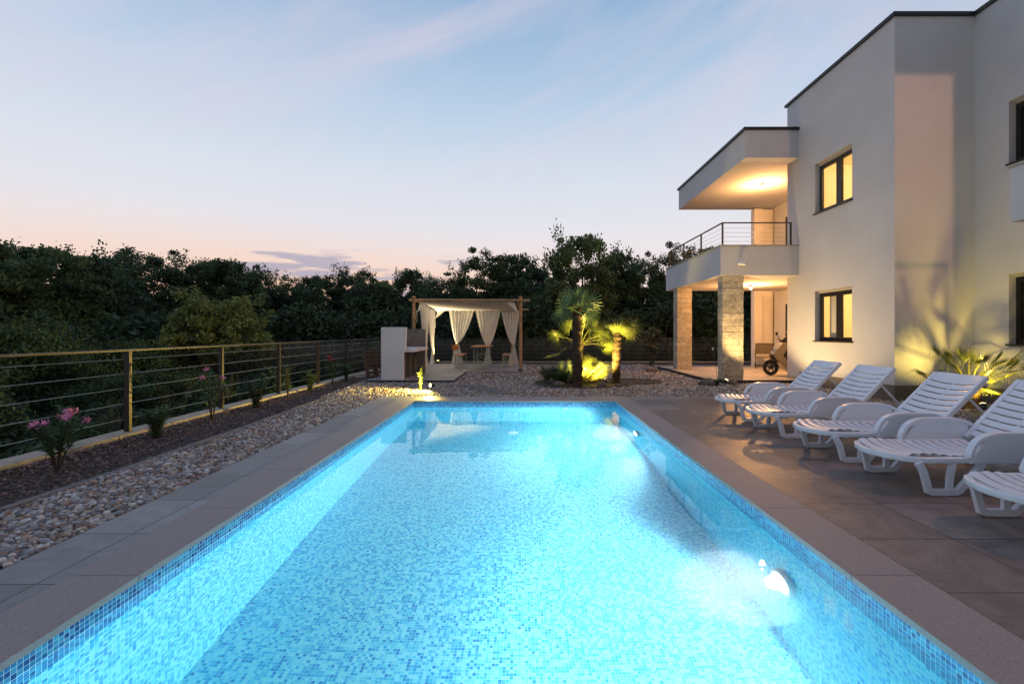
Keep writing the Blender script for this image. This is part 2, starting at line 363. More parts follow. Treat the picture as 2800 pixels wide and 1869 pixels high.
# ------------------------------------------------------------------ camera
cam = bpy.data.cameras.new('camera'); co = bpy.data.objects.new('camera', cam); COL.objects.link(co)
co.location = (0, 0, 1.36); co.rotation_euler = (R_(90), 0, 0)
cam.lens = 16.0; cam.sensor_width = 36; cam.shift_x = -10.3 / 1024; cam.shift_y = -9.7 / 1024; cam.clip_end = 2000; cam.clip_start = .05
SC.camera = co

# ------------------------------------------------------------------ dusk sky
W = bpy.data.worlds.new('World'); SC.world = W; W.use_nodes = True; nt = W.node_tree; nt.nodes.clear()
out = N(nt, 'OutputWorld'); bg = N(nt, 'Background'); L(nt, bg.outputs[0], out.inputs[0])
tc = N(nt, 'TexCoord'); sp = N(nt, 'SeparateXYZ'); L(nt, tc.outputs['Generated'], sp.inputs[0])
def s2l(r, g, b): return tuple(((x / 255) / 12.92 if x / 255 < .04 else ((x / 255 + .055) / 1.055) ** 2.4) for x in (r, g, b))
zr = ramp(nt, [(0, s2l(248, 222, 212)), (.10, s2l(244, 228, 224)), (.18, s2l(236, 231, 236)), (.30, s2l(218, 227, 238)), (.44, s2l(186, 208, 232)), (.62, s2l(136, 174, 212)), (.80, s2l(104, 144, 192)), (1, s2l(88, 130, 186))])
L(nt, sp.outputs[2], zr.inputs[0])
# sunset side, low and to the left of centre
dt = N(nt, 'VectorMath', operation='DOT_PRODUCT'); dt.inputs[1].default_value = Vector((-.44, .897, .0)).normalized(); L(nt, tc.outputs['Generated'], dt.inputs[0])
az = N(nt, 'MapRange'); az.inputs['From Min'].default_value = .55; az.inputs['From Max'].default_value = 1.0; L(nt, dt.outputs['Value'], az.inputs[0])
azp = N(nt, 'Math', operation='POWER'); azp.inputs[1].default_value = 2.0; L(nt, az.outputs[0], azp.inputs[0])
lo = N(nt, 'MapRange'); lo.inputs['From Min'].default_value = .03; lo.inputs['From Max'].default_value = .22; lo.inputs['To Min'].default_value = 1; lo.inputs['To Max'].default_value = 0; L(nt, sp.outputs[2], lo.inputs[0])
wm = N(nt, 'Math', operation='MULTIPLY'); L(nt, azp.outputs[0], wm.inputs[0]); L(nt, lo.outputs[0], wm.inputs[1])
w1 = N(nt, 'Mix', data_type='RGBA'); L(nt, wm.outputs[0], w1.inputs[0]); L(nt, zr.outputs[0], w1.inputs[6]); w1.inputs[7].default_value = c4(s2l(255, 200, 158))
# the sky away from the afterglow is dimmer and bluer
dk = N(nt, 'MapRange'); dk.inputs['From Min'].default_value = -.6; dk.inputs['From Max'].default_value = .45; dk.inputs['To Min'].default_value = .58; dk.inputs['To Max'].default_value = 1; L(nt, dt.outputs['Value'], dk.inputs[0])
# pink wisps
mp = N(nt, 'Mapping'); mp.vector_type = 'TEXTURE'; mp.inputs['Rotation'].default_value = (0, R_(-24), R_(6)); mp.inputs['Scale'].default_value = (1.5, .9, .34); L(nt, tc.outputs['Generated'], mp.inputs[0])
nz = N(nt, 'TexNoise'); nz.inputs['Scale'].default_value = 1.9; nz.inputs['Detail'].default_value = 7; nz.inputs['Roughness'].default_value = .55; nz.inputs['Distortion'].default_value = .6; L(nt, mp.outputs[0], nz.inputs['Vector'])
cr = N(nt, 'MapRange'); cr.inputs['From Min'].default_value = .44; cr.inputs['From Max'].default_value = .74; cr.inputs['To Max'].default_value = .7; L(nt, nz.outputs[0], cr.inputs[0])
hm = N(nt, 'MapRange'); hm.inputs['From Min'].default_value = .16; hm.inputs['From Max'].default_value = .38; L(nt, sp.outputs[2], hm.inputs[0])
hx = N(nt, 'Math', operation='MULTIPLY'); L(nt, cr.outputs[0], hx.inputs[0]); L(nt, hm.outputs[0], hx.inputs[1])
w2 = N(nt, 'Mix', data_type='RGBA'); L(nt, hx.outputs[0], w2.inputs[0]); L(nt, w1.outputs[2], w2.inputs[6]); w2.inputs[7].default_value = c4(s2l(226, 214, 228))
# the low grey-mauve cloud bank over the trees
mp2 = N(nt, 'Mapping'); mp2.inputs['Scale'].default_value = (3.2, 3.2, 26); L(nt, tc.outputs['Generated'], mp2.inputs[0])
n3 = N(nt, 'TexNoise'); n3.inputs['Scale'].default_value = 1.6; n3.inputs['Detail'].default_value = 5; L(nt, mp2.outputs[0], n3.inputs['Vector'])
c3 = N(nt, 'MapRange'); c3.inputs['From Min'].default_value = .54; c3.inputs['From Max'].default_value = .60; L(nt, n3.outputs[0], c3.inputs[0])
b1 = N(nt, 'MapRange'); b1.inputs['From Min'].default_value = .172; b1.inputs['From Max'].default_value = .148; L(nt, sp.outputs[2], b1.inputs[0])
bm = N(nt, 'Math', operation='MULTIPLY'); L(nt, c3.outputs[0], bm.inputs[0]); L(nt, b1.outputs[0], bm.inputs[1])
dt2 = N(nt, 'VectorMath', operation='DOT_PRODUCT'); dt2.inputs[1].default_value = Vector((-.33, .944, .14)).normalized(); L(nt, tc.outputs['Generated'], dt2.inputs[0])
azc = N(nt, 'MapRange'); azc.inputs['From Min'].default_value = .955; azc.inputs['From Max'].default_value = .975; azc.inputs['To Max'].default_value = .85; L(nt, dt2.outputs['Value'], azc.inputs[0])
b2 = N(nt, 'Math', operation='MULTIPLY'); L(nt, azc.outputs[0], b2.inputs[1]); L(nt, bm.outputs[0], b2.inputs[0])
w3 = N(nt, 'Mix', data_type='RGBA'); L(nt, b2.outputs[0], w3.inputs[0]); L(nt, w2.outputs[2], w3.inputs[6]); w3.inputs[7].default_value = c4(s2l(176, 172, 192))
w4 = N(nt, 'Mix', data_type='RGBA', blend_type='MULTIPLY'); w4.inputs[0].default_value = 1; L(nt, w3.outputs[2], w4.inputs[6]); L(nt, dk.outputs[0], w4.inputs[7])
L(nt, w4.outputs[2], bg.inputs[0]); bg.inputs[1].default_value = 1.0

# ------------------------------------------------------------------ ground and paving
PX0, PX1, PY0, PY1 = -2.155, 1.852, .95, 9.05
CW = .365
def sheet(name, rects, z, m, dz=0):
    b = MB()
    for x0, x1, y0, y1 in rects: b.add([(x0, y0, z), (x1, y0, z), (x1, y1, z), (x0, y1, z)], [(0, 1, 2, 3)])
    return structure(name, b, m)
sheet('meadow', [(-600, -5.62, -300, 1200), (-5.62, 600, 20.95, 1200), (30, 600, -300, 20.95), (-5.62, 30, -300, -6)], -.75, M['field'])
sheet('gravel_ground', [(-4.32, 30, 9.68, 20.8), (-5.32, -4.32, 14.2, 20.8), (6.84, 30, -6, 9.68), (-3.0, 6.84, -6, -3)], -.03, M['gravel'])
sheet('pebble_strip', [(-4.2, -3.02, -3, 9.68)], -.045, M['pebblebed'])
b = MB()
for x0, x1, y0, y1 in [(-3.0, PX0 - CW, -3, 9.68), (PX0 - CW, PX1 + CW, PY1 + CW, 9.68), (PX0 - CW, PX1 + CW, -3, PY0 - CW)]:
    b.box(x0, x1, y0, y1, -.12, -.003)
structure('deck_strip', b, M['deckl'])
b = MB(); b.box(PX1 + CW, 6.80, -3, 9.68, -.12, -.003); structure('pool_deck', b, M['deck'])
b = MB(); b.box(6.802, 6.86, -3, 9.74, -.1, .012); b.box(6.86, 9.1, -3.05, -3, -.1, .01); structure('deck_edging', b, M['edging'])
# soil strip, wavy concrete edging
def edge_x(y): return -4.02 - .28 * max(0, (y - 7) / 6) ** 1.3 - .03 * math.sin(y * .9)
b = MB(); ys = [-3 + .5 * i for i in range(36)]
vs = []; fs = []
for i, y in enumerate(ys):
    e = edge_x(y); vs += [(-5.32, y, -.085), (-4.9, y, -.055), (e - .02, y, -.05)]
    if i: o = 3 * i; fs += [(o - 3, o - 2, o + 1, o), (o - 2, o - 1, o + 2, o + 1)]
b.add(vs, fs); structure('soil_strip', b, M['soil'])
b = MB(); step = .5
for i in range(33):
    y0 = -3 + i * step; y1 = y0 + step - .008; e0, e1 = edge_x(y0), edge_x(y1); j = random.uniform(-.006, .006)
    p = [(e0 - .035 + j, y0), (e0 + .035 + j, y0), (e1 + .035 + j, y1), (e1 - .035 + j, y1)]
    b.prism(p, -.12, .0 + j, 'z')
structure('stone_edging', b, M['edging'])
sheet('back_soil', [(-5.32, 16, 18.9 + .6, 20.8)], -.018, M['soil'])

# loose stones (nobody could count them)
def ico(sub):
    bmx = bmesh.new(); bmesh.ops.create_icosphere(bmx, subdivisions=sub, radius=1)
    v = np.array([x.co[:] for x in bmx.verts]); f = np.array([[q.index for q in p.verts] for p in bmx.faces]); bmx.free(); return v, f
PALV = 1.0 * np.array([(.12, .09, .075), (.25, .17, .115), (.22, .21, .21), (.33, .31, .29), (.42, .31, .20), (.50, .46, .40), (.58, .56, .53), (.28, .15, .10), (.15, .15, .165), (.38, .37, .37)])
CHIPV = 1.5 * np.array([(.06, .042, .04), (.09, .062, .056), (.13, .095, .085), (.045, .035, .035), (.17, .13, .11)])
def stones(name, pts, size, sub, pal, m, flat=.55, smooth=True, jit=.12, label=None, dark=1):
    v, f = ico(sub); n = len(pts); nv = len(v)
    s = size * (RNG.lognormal(0, .32, n)).clip(.5, 2.2)
    ang = RNG.uniform(0, 2 * PI, n); el = RNG.uniform(.62, 1.0, n)
    V = v[None] * (1 + RNG.normal(0, jit, (n, nv, 1)))
    V = V * np.stack([s, s * el, s * flat * RNG.uniform(.8, 1.3, n)], 1)[:, None]
    tl = RNG.normal(0, .3, n); c, sn = np.cos(tl)[:, None], np.sin(tl)[:, None]
    V = np.stack([V[..., 0] * c + V[..., 2] * sn, V[..., 1], -V[..., 0] * sn + V[..., 2] * c], -1)
    c, sn = np.cos(ang)[:, None], np.sin(ang)[:, None]
    V = np.stack([V[..., 0] * c - V[..., 1] * sn, V[..., 0] * sn + V[..., 1] * c, V[..., 2]], -1) + pts[:, None]
    F = f[None] + (np.arange(n) * nv)[:, None, None]
    C = pal[RNG.integers(0, len(pal), n)] * RNG.uniform(.75, 1.2, (n, 1)) * dark
    C = np.repeat(C[:, None], nv, 1)
    o = np_mesh(name, V.reshape(-1, 3), F.reshape(-1, 3), C.reshape(-1, 3), m, smooth=smooth)
    return o
def rnd_pts(n, x0, x1, y0, y1, z0, z1, keep=None):
    p = np.stack([RNG.uniform(x0, x1, n), RNG.uniform(y0, y1, n), RNG.uniform(z0, z1, n)], 1)
    if keep is not None: p = p[keep(p)]
    return p
edge_np = lambda y: -4.02 - .28 * np.maximum(0, (y - 7) / 6) ** 1.3
near = rnd_pts(30000, -4.3, -3.02, .6, 5.2, -.045, -.008, lambda p: (p[:, 0] > edge_np(p[:, 1]) + .05))
far = rnd_pts(29000, -4.6, -3.02, 5.2, 10.0, -.045, -.008, lambda p: (p[:, 0] > edge_np(p[:, 1]) + .05) & ((p[:, 1] < 9.66) | (p[:, 0] < -3.02)))
o = stones('pebbles', near, .0165, 2, PALV, M['pebble'], .62, jit=.05)
tag(o, 'rounded river pebbles in brown, white and grey along the near left of the deck', 'pebbles', kind='stuff')
o = stones('river_pebbles', far, .0172, 1, PALV, M['pebble'], .62, jit=.06)
tag(o, 'rounded river pebbles in the far half of the strip beside the left deck', 'pebbles', kind='stuff')
ch = rnd_pts(36000, -5.3, -4.0, .6, 13.5, -.075, -.045, lambda p: p[:, 0] < edge_np(p[:, 1]) - .05)
o = stones('lava_chips', ch, .0115, 1, CHIPV, M['chip'], .6, smooth=False, jit=.2)
tag(o, 'dark crushed lava chips in the planting strip along the left fence', 'gravel', kind='stuff')
BEDX = lambda x: ((x - 2.15) / 1.75)
def in_bed(p): 
    x, y = p[:, 0], p[:, 1]
    return ((x - 1.45) ** 2 / 1.15 ** 2 + (y - 12.25) ** 2 / 1.15 ** 2 < 1) | ((x - 2.9) ** 2 / 1.05 ** 2 + (y - 12.6) ** 2 / .62 ** 2 < 1) | ((abs(x - 2.2) < .6) & (abs(y - 12.4) < .75))
def in_patio(p):
    x, y = p[:, 0], p[:, 1]
    return ((x > -4.4) & (x < .2) & (y > 15.34) & (y < 19.2)) | ((x > -4.4) & (x < -1.87) & (y > 12.48) & (y < 15.4))
def ok(p): return ~in_bed(p) & ~in_patio(p) & ~((p[:, 0] > 5.12) & (p[:, 1] > 12.28)) & ~((p[:, 0] > 7.45) & (p[:, 1] > 9.1)) & (p[:, 0] > edge_np(p[:, 1]) - .2)
g1 = rnd_pts(34000, -4.7, 7.5, 9.70, 12.9, -.035, -.012, ok)
o = stones('gravel', g1, .021, 1, PALV, M['pebble'], .6, smooth=False, jit=.12)
tag(o, 'pale tan and grey gravel between the pool deck and the palm bed', 'gravel', kind='stuff')
g2 = rnd_pts(26000, -4.9, 7.5, 12.9, 19.5, -.035, -.012, ok)
o = stones('garden_gravel', g2, .027, 1, PALV, M['pebble'], .6, smooth=False, jit=.12)
tag(o, 'pale tan gravel around the pergola patio and behind the palms', 'gravel', kind='stuff')
g3 = rnd_pts(7000, 6.88, 9.05, 5, 9.14, -.035, -.01, lambda p: (p[:, 0] < 9.0))
o = stones('wall_gravel', g3, .02, 1, PALV, M['pebble'], .6, smooth=False)
tag(o, 'gravel strip between the tiled deck and the house wall behind the loungers', 'gravel', kind='stuff')
# planting bed of the palms: a raised rim around brown soil
b = MB(); pts = []
for i in range(72):
    t = 2 * PI * i / 72; 
    best = 0
    for r in np.linspace(.2, 3, 141):
        q = np.array([[2.1 + r * math.cos(t), 12.4 + r * math.sin(t) * .9, 0]])
        if in_bed(q)[0]: best = r
    pts.append((2.1 + best * math.cos(t), 12.4 + best * math.sin(t) * .9))
pts = [tuple((np.array(pts[i - 2]) + np.array(pts[i - 1]) + np.array(pts[i]) + np.array(pts[(i + 1) % 72]) + np.array(pts[(i + 2) % 72])) / 5) for i in range(72)]
b.prism(pts, -.05, .0, 'z')
structure('planting_bed', b, M['bed'])
b = MB(); b.tube([(p[0], p[1], .0) for p in pts] + [(pts[0][0], pts[0][1], .0)], .02, 6, cap=False)
structure('bed_edging', b, M['steelfoot'])
# patio
b = MB(); b.box(-4.3, .18, 15.36, 19.1, -.03, .04); b.box(-4.3, -1.89, 12.5, 15.36, -.03, .04); structure('patio', b, M['patio'])
spts = [(-1.62, 11.75, .34), (-1.2, 11.45, .34), (-.98, 11.05, .32), (-.72, 10.65, .32), (-.42, 10.25, .32)]
for i, (x, y, w) in enumerate(spts):
    b = MB(); b.box(-w, w, -.12, .12, -.03, .012)
    o = b.build('stepping_stone', M['edging'], bevel=.008); o.location = (x, y, 0); o.rotation_euler.z = random.uniform(-.06, .06)
    tag(o, ['flat grey stepping slab nearest the paved patio', 'grey stepping slab, second one out from the patio', 'middle one of the five grey stepping slabs in the gravel', 'grey stepping slab, second one out from the pool', 'flat grey stepping slab nearest the pool edge'][i], 'stepping stone', 'stepping stones in the gravel')
# kerb walls
b = MB(); y = -3
while y < 20.8:
    l = random.uniform(.9, 1.1); j = random.uniform(-.006, .006); y1 = min(y + l, 20.8)
    b.box(-5.64 + j, -5.33 + j, y, y1 - .006, -.8, -.012 + j); y = y1
tag(b.build('kerb_wall', M['curb'], bevel=.012), 'low cream limestone kerb wall under the left hand fence', 'kerb')
b = MB(); x = -5.64
while x < 16:
    x1 = x + random.uniform(.9, 1.1); j = random.uniform(-.005, .005); b.box(x, x1 - .006, 20.81 + j, 21.1 + j, -.8, .02 + j); x = x1
tag(b.build('kerb_wall', M['curb'], bevel=.012), 'low cream kerb wall under the rear fence behind pergola and palms', 'kerb')

# ------------------------------------------------------------------ swimming pool
pool = thing('swimming_pool', 'long rectangular swimming pool lined with blue mosaic and lit from within', 'swimming pool', (0, 0, 0))
ZF = -1.54
b = MB(); b.add([(PX0, PY0, ZF), (PX1, PY0, ZF), (PX1, PY1, ZF), (PX0, PY1, ZF)], [(0, 1, 2, 3)]); b.build('pool_floor', M['mf'], pool)
b = MB(); b.add([(PX0, PY0, ZF), (PX0, PY1, ZF), (PX0, PY1, -.02), (PX0, PY0, -.02)], [(0, 1, 2, 3)]); b.build('side_wall', M['mw'], pool)
b = MB(); b.add([(PX1, PY0, ZF), (PX1, PY1, ZF), (PX1, PY1, -.02), (PX1, PY0, -.02)], [(3, 2, 1, 0)]); b.build('side_wall', M['mw'], pool)
b = MB(); b.add([(PX0, PY1, ZF), (PX1, PY1, ZF), (PX1, PY1, -.02), (PX0, PY1, -.02)], [(0, 1, 2, 3)]); b.build('end_wall', M['me'], pool)
b = MB(); b.add([(PX0, PY0, ZF), (PX1, PY0, ZF), (PX1, PY0, -.02), (PX0, PY0, -.02)], [(3, 2, 1, 0)]); b.build('end_wall', M['me'], pool)
b = MB(); IN = .012
def cop(x0, x1, y0, y1): b.box(x0, x1, y0, y1, -.035, .003)
y = PY0 - CW
while y < PY1 + CW - .01:
    y1 = min(y + .98, PY1 + CW); cop(PX0 - CW, PX0 + IN, y, y1 - .003); cop(PX1 - IN, PX1 + CW, y, y1 - .003); y = y1
x = PX0 + IN
while x < PX1 - IN - .01:
    x1 = min(x + .98, PX1 - IN); cop(x + .003, x1, PY1 - IN, PY1 + CW); cop(x + .003, x1, PY0 - CW, PY0 + IN); x = x1
b.build('coping', M['coping'], pool, bevel=.004)
for (yy, ) in ((3.2,), (7.3,)):
    b = MB(); b.tube([(PX1 - .0, yy, -.76), (PX1 - .028, yy, -.76)], .135, 28); b.ring((PX1 - .028, yy, -.76), .115, .018, 'x', 28, 8); h = b.build('pool_light', M['inlet'], pool, smooth=False)
    b = MB(); b.tube([(PX1 - .0281, yy, -.76), (PX1 - .040, yy, -.76), (PX1 - .050, yy, -.76)], [.10, .095, .05], 24); b.build('bulb', M['poolbulb'], h)
    ld = bpy.data.lights.new('pool_lamp', 'SPOT'); ld.energy = 1000; ld.color = (.84, .96, 1.0); ld.spot_size = R_(172); ld.spot_blend = .45; ld.shadow_soft_size = .06
    lo_ = bpy.data.objects.new('pool_lamp', ld); COL.objects.link(lo_); lo_.parent = h; lo_.location = (PX1 - .075, yy, -.76)
    lo_.rotation_euler = Vector((-1, -.12 if yy < 5 else 0, -.18)).to_track_quat('-Z', 'Y').to_euler()
    mh, nh, oh = mat('added_glow_haze')
    tch = N(nh, 'TexCoord'); ln = N(nh, 'VectorMath', operation='LENGTH'); L(nh, tch.outputs['Object'], ln.inputs[0])
    fh = N(nh, 'MapRange'); fh.inputs['From Max'].default_value = 1.0; fh.inputs['To Min'].default_value = 1; fh.inputs['To Max'].default_value = 0; L(nh, ln.outputs['Value'], fh.inputs[0])
    ph = N(nh, 'Math', operation='POWER'); ph.inputs[1].default_value = 2; L(nh, fh.outputs[0], ph.inputs[0])
    dh = N(nh, 'Math', operation='MULTIPLY'); dh.inputs[1].default_value = 2.0; L(nh, ph.outputs[0], dh.inputs[0])
    vh = N(nh, 'VolumeScatter'); vh.inputs['Color'].default_value = (.95, 1, 1, 1); vh.inputs['Anisotropy'].default_value = .2; L(nh, dh.outputs[0], vh.inputs['Density']); L(nh, vh.outputs[0], oh.inputs['Volume'])
    b = MB(); b.ball((0, 0, 0), 1, 24, 14); hz = b.build('haze', mh, h); hz.location = (PX1 - .30, yy, -.76); hz.scale = (.55, .36, .33)  # ball of denser scattering added at the lamp to shape its glow
for x, z in ((-1.15, -.41), (.85, -.41)):
    b = MB(); b.tube([(x, PY1, z), (x, PY1 - .02, z)], .045, 18); b.ring((x, PY1 - .02, z), .03, .008, 'y', 18, 6); b.build('water_inlet', M['inlet'], pool)
b = MB(); b.tube([(-.17, 8.2, ZF), (-.17, 8.2, ZF + .012)], .1, 24); b.build('floor_drain', M['inlet'], pool)
# water: one clear surface
m, nt, out = mat('clear_water')
gl = N(nt, 'BsdfGlass'); gl.inputs['IOR'].default_value = 1.333; gl.inputs['Roughness'].default_value = 0; gl.inputs['Color'].default_value = (.93, .985, 1, 1)
tc = N(nt, 'TexCoord'); nz = N(nt, 'TexNoise'); nz.inputs['Scale'].default_value = 2.6; nz.inputs['Detail'].default_value = 2; L(nt, tc.outputs['Object'], nz.inputs['Vector'])
bp = N(nt, 'Bump'); bp.inputs['Strength'].default_value = .05; bp.inputs['Distance'].default_value = .02; L(nt, nz.outputs[0], bp.inputs['Height']); L(nt, bp.outputs[0], gl.inputs['Normal'])
L(nt, gl.outputs[0], out.inputs[0])
m2, nt, out2 = mat('water_body')
L(nt, N(nt, 'BsdfTransparent').outputs[0], out2.inputs[0])
for mm_ in (m, m2):
    nt = mm_.node_tree; o_ = [n for n in nt.nodes if n.type == 'OUTPUT_MATERIAL'][0]
    vs_ = N(nt, 'VolumeScatter'); vs_.inputs['Color'].default_value = (.80, .96, 1, 1); vs_.inputs['Density'].default_value = .03; vs_.inputs['Anisotropy'].default_value = .45
    va_ = N(nt, 'VolumeAbsorption'); va_.inputs['Color'].default_value = (.25, .88, 1, 1); va_.inputs['Density'].default_value = .09
    ad_ = N(nt, 'AddShader'); L(nt, vs_.outputs[0], ad_.inputs[0]); L(nt, va_.outputs[0], ad_.inputs[1]); L(nt, ad_.outputs[0], o_.inputs['Volume'])
b = MB(); e = .003
x0, x1, y0, y1, z0, z1 = PX0 + e, PX1 - e, PY0 + e, PY1 - e, ZF + e, -.11
b.add([(x0, y0, z0), (x1, y0, z0), (x1, y1, z0), (x0, y1, z0), (x0, y0, z1), (x1, y0, z1), (x1, y1, z1), (x0, y1, z1)], [(4, 5, 6, 7), (0, 3, 2, 1), (0, 1, 5, 4), (1, 2, 6, 5), (2, 3, 7, 6), (3, 0, 4, 7)])
wo = structure('pool_water', b, m); wo.data.materials.append(m2)
for p in wo.data.polygons: p.material_index = 0 if p.index == 0 else 1

# ------------------------------------------------------------------ house
house = thing('house', 'two storey modern white rendered villa with flat roof and stone pillars', 'house')
ST = M['stucco']
def wall_plane(b, axis, pos, a0, a1, z0, z1, holes, depth, flip=False):
    # a wall face on one plane with rectangular openings and their reveals going inwards by depth
    As = sorted({a0, a1} | {h[0] for h in holes} | {h[1] for h in holes}); Zs = sorted({z0, z1} | {h[2] for h in holes} | {h[3] for h in holes})
    def P(a, z, d=0): return (pos + d, a, z) if axis == 'x' else (a, pos + d, z)
    for i in range(len(As) - 1):
        for k in range(len(Zs) - 1):
            ca, cz = (As[i] + As[i + 1]) / 2, (Zs[k] + Zs[k + 1]) / 2
            if any(h[0] < ca < h[1] and h[2] < cz < h[3] for h in holes): continue
            f = (0, 1, 2, 3)
            b.add([P(As[i], Zs[k]), P(As[i + 1], Zs[k]), P(As[i + 1], Zs[k + 1]), P(As[i], Zs[k + 1])], [f])
    for h in holes:
        q = [(h[0], h[2]), (h[1], h[2]), (h[1], h[3]), (h[0], h[3])]
        for i in range(4):
            p, r = q[i], q[(i + 1) % 4]
            b.add([P(*p), P(*r), P(*r, depth), P(*p, depth)], [(0, 1, 2, 3)])
b = MB()
WX = 7.5; ZT = 7.72
wins = [(10.35, 11.67, 1.14, 2.41), (10.35, 11.67, 4.38, 5.66)]
wall_plane(b, 'x', WX, 9.17, 12.88, .0, ZT, wins, .22)
wall_plane(b, 'y', 9.17, WX, 9.11, .0, ZT, [], .2)
w3 = [(7.2, 8.52, 1.13, 2.45), (7.2, 8.52, 4.50, 5.68)]
WN = 8.25
wall_plane(b, 'x', 9.11, 6.28, 9.17, .0, ZT, w3, .22)
wall_plane(b, 'y', 6.28, WN, 9.11, .0, ZT, [], .2)
wall_plane(b, 'x', WN, -3, 6.28, .0, ZT, [(1.2, 3.4, .3, 2.45), (1.2, 3.4, 3.3, 5.68)], .22)
wall_plane(b, 'y', 12.88, WX, 9.58, .0, ZT, [], .2)
wall_plane(b, 'x', 9.58, 12.88, 17.3, .0, ZT, [(15.5, 16.6, .07, 2.39), (15.5, 16.6, 3.3, 5.55)], .2)
b.add([(WX, 9.17, ZT - .1), (16, 9.17, ZT - .1), (16, 12.88, ZT - .1), (WX, 12.88, ZT - .1)], [(0, 1, 2, 3)])
b.add([(9.11, 6.28, ZT - .1), (16, 6.28, ZT - .1), (16, 9.17, ZT - .1), (9.11, 9.17, ZT - .1)], [(0, 1, 2, 3)])
b.add([(WN, -3, ZT - .1), (16, -3, ZT - .1), (16, 6.28, ZT - .1), (WN, 6.28, ZT - .1)], [(0, 1, 2, 3)])
b.add([(9.58, 12.88, ZT - .1), (16, 12.88, ZT - .1), (16, 17.5, ZT - .1), (9.58, 17.5, ZT - .1)], [(0, 1, 2, 3)])
b.add([(WN, -3, 0), (16, -3, 0), (16, -3, ZT), (WN, -3, ZT)], [(0, 1, 2, 3)])
b.add([(16, -3, 0), (16, 17.5, 0), (16, 17.5, ZT), (16, -3, ZT)], [(0, 1, 2, 3)])
b.add([(9.58, 17.5, 0), (16, 17.5, 0), (16, 17.5, ZT), (9.58, 17.5, ZT)], [(0, 1, 2, 3)])
b.build('wall', ST, house)
b = MB(); b.box(8.82, 9.14, 17.3, 17.55, .0, 6.05); b.box(9.14, 9.60, 17.42, 17.52, .0, 6.05)
b.build('porch_wall', M['stucco_in'], house)
# plinth
b = MB(); b.box(WX - .012, WX + .1, 9.158, 12.3, -.1, .29); b.box(WX + .1, 9.1, 9.158, 9.2, -.1, .29); b.box(9.098, 9.2, 6.29, 9.158, -.1, .29); b.box(WN - .012, WN + .1, -3, 6.292, -.1, .29)
b.build('plinth', M['plinth'], house)
# roof edge caps
b = MB(); 
b.box(WX - .05, WX + .16, 9.12, 12.94, ZT + .001, ZT + .07); b.box(WX + .16, 9.06, 9.12, 9.33, ZT + .001, ZT + .07); b.box(9.06, 9.27, 6.12, 9.33, ZT + .001, ZT + .07); b.box(WN - .05, WN + .16, -3, 6.33, ZT + .001, ZT + .07); b.box(WN + .16, 9.06, 6.12, 6.33, ZT + .001, ZT + .07); b.box(WX + .16, 9.7, 12.74, 12.94, ZT + .001, ZT + .07)
b.box(9.52, 9.7, 12.94, 17.5, ZT + .001, ZT + .07)
b.build('roof_cap', M['cap'], house)
# far balcony and its canopy
b = MB()
b.box(5.37, WX - .002, 12.33, 12.882, 2.90, 3.16); b.box(5.37, 9.575, 12.882, 17.0, 2.90, 3.16)
b.box(5.37, 5.53, 12.33, 17.0, 3.16, 3.69); b.box(5.53, WX - .002, 12.33, 12.49, 3.16, 3.69); b.box(5.53, 8.8, 16.84, 17.0, 3.16, 3.69)
bal = b.build('balcony', ST, house)
b = MB(); b.box(5.345, 5.55, 12.305, 17.02, 3.691, 3.725); b.box(5.55, WX - .002, 12.305, 12.51, 3.691, 3.725); b.box(5.55, 8.8, 16.82, 17.02, 3.691, 3.725); b.build('coping', M['capstone'], bal)
b = MB(); b.box(6.05, WX - .002, 12.35, 12.882, 6.09, 6.84); b.box(6.05, 9.575, 12.882, 17.6, 6.09, 6.84)
can = b.build('canopy', ST, house)
b = MB(); b.box(6.0, 6.2, 12.30, 17.65, 6.841, 6.91); b.box(6.2, WX - .002, 12.30, 12.5, 6.841, 6.91); b.build('roof_cap', M['cap'], can)
# near balcony and canopy, mostly beyond the right edge
b = MB(); b.box(6.93, WN - .002, -2.9, 6.46, 2.92, 3.18); b.box(6.93, 7.09, -2.9, 6.46, 3.18, 3.69); b.box(7.09, WN - .002, 6.30, 6.46, 3.18, 3.69)
bal2 = b.build('balcony', ST, house)
b = MB(); b.box(6.905, 7.11, -2.9, 6.485, 3.691, 3.725); b.box(7.11, WN - .002, 6.28, 6.485, 3.691, 3.725); b.build('coping', M['capstone'], bal2)
b = MB(); b.box(7.5, WN - .002, -2.9, 6.3, 6.14, 6.95); b.build('canopy', ST, house)
# stone pillars
for x0, x1, y0, y1 in ((5.46, 6.02, 12.40, 12.70), (5.40, 5.90, 15.85, 16.25), (7.0, 7.5, 5.85, 6.3)):
    b = MB(); z = .0
    zt = 2.899 if y0 > 10 else 2.919
    while z < zt - .001:
        z1 = min(z + .17, zt)
        j = [random.uniform(0, .008) for _ in range(4)]
        b.box(x0 - j[0], x1 + j[1], y0 - j[2], y1 + j[3], z, z1 - .0015); z = z1
    b.build('pillar', M['stone'], house)
# porch floor
b = MB(); b.box(5.15, 9.57, 12.885, 17.3, -.1, .068); b.box(5.15, WX - .003, 12.30, 12.885, -.1, .068); structure('porch_floor', b, M['porchtile'])
b = MB(); b.box(5.13, 5.149, 12.28, 17.3, -.1, .05); b.box(5.149, WX - .02, 12.28, 12.299, -.1, .05); structure('porch_edge', b, M['steelfoot'])
b = MB(); b.box(8.81, 9.57, 17.285, 17.299, .07, .15); b.build('skirting', M['capstone'], house); b = MB(); b.box(WX - .012, WX, 12.31, 12.88, .069, .15); b.build('skirting', M['capstone'], house)
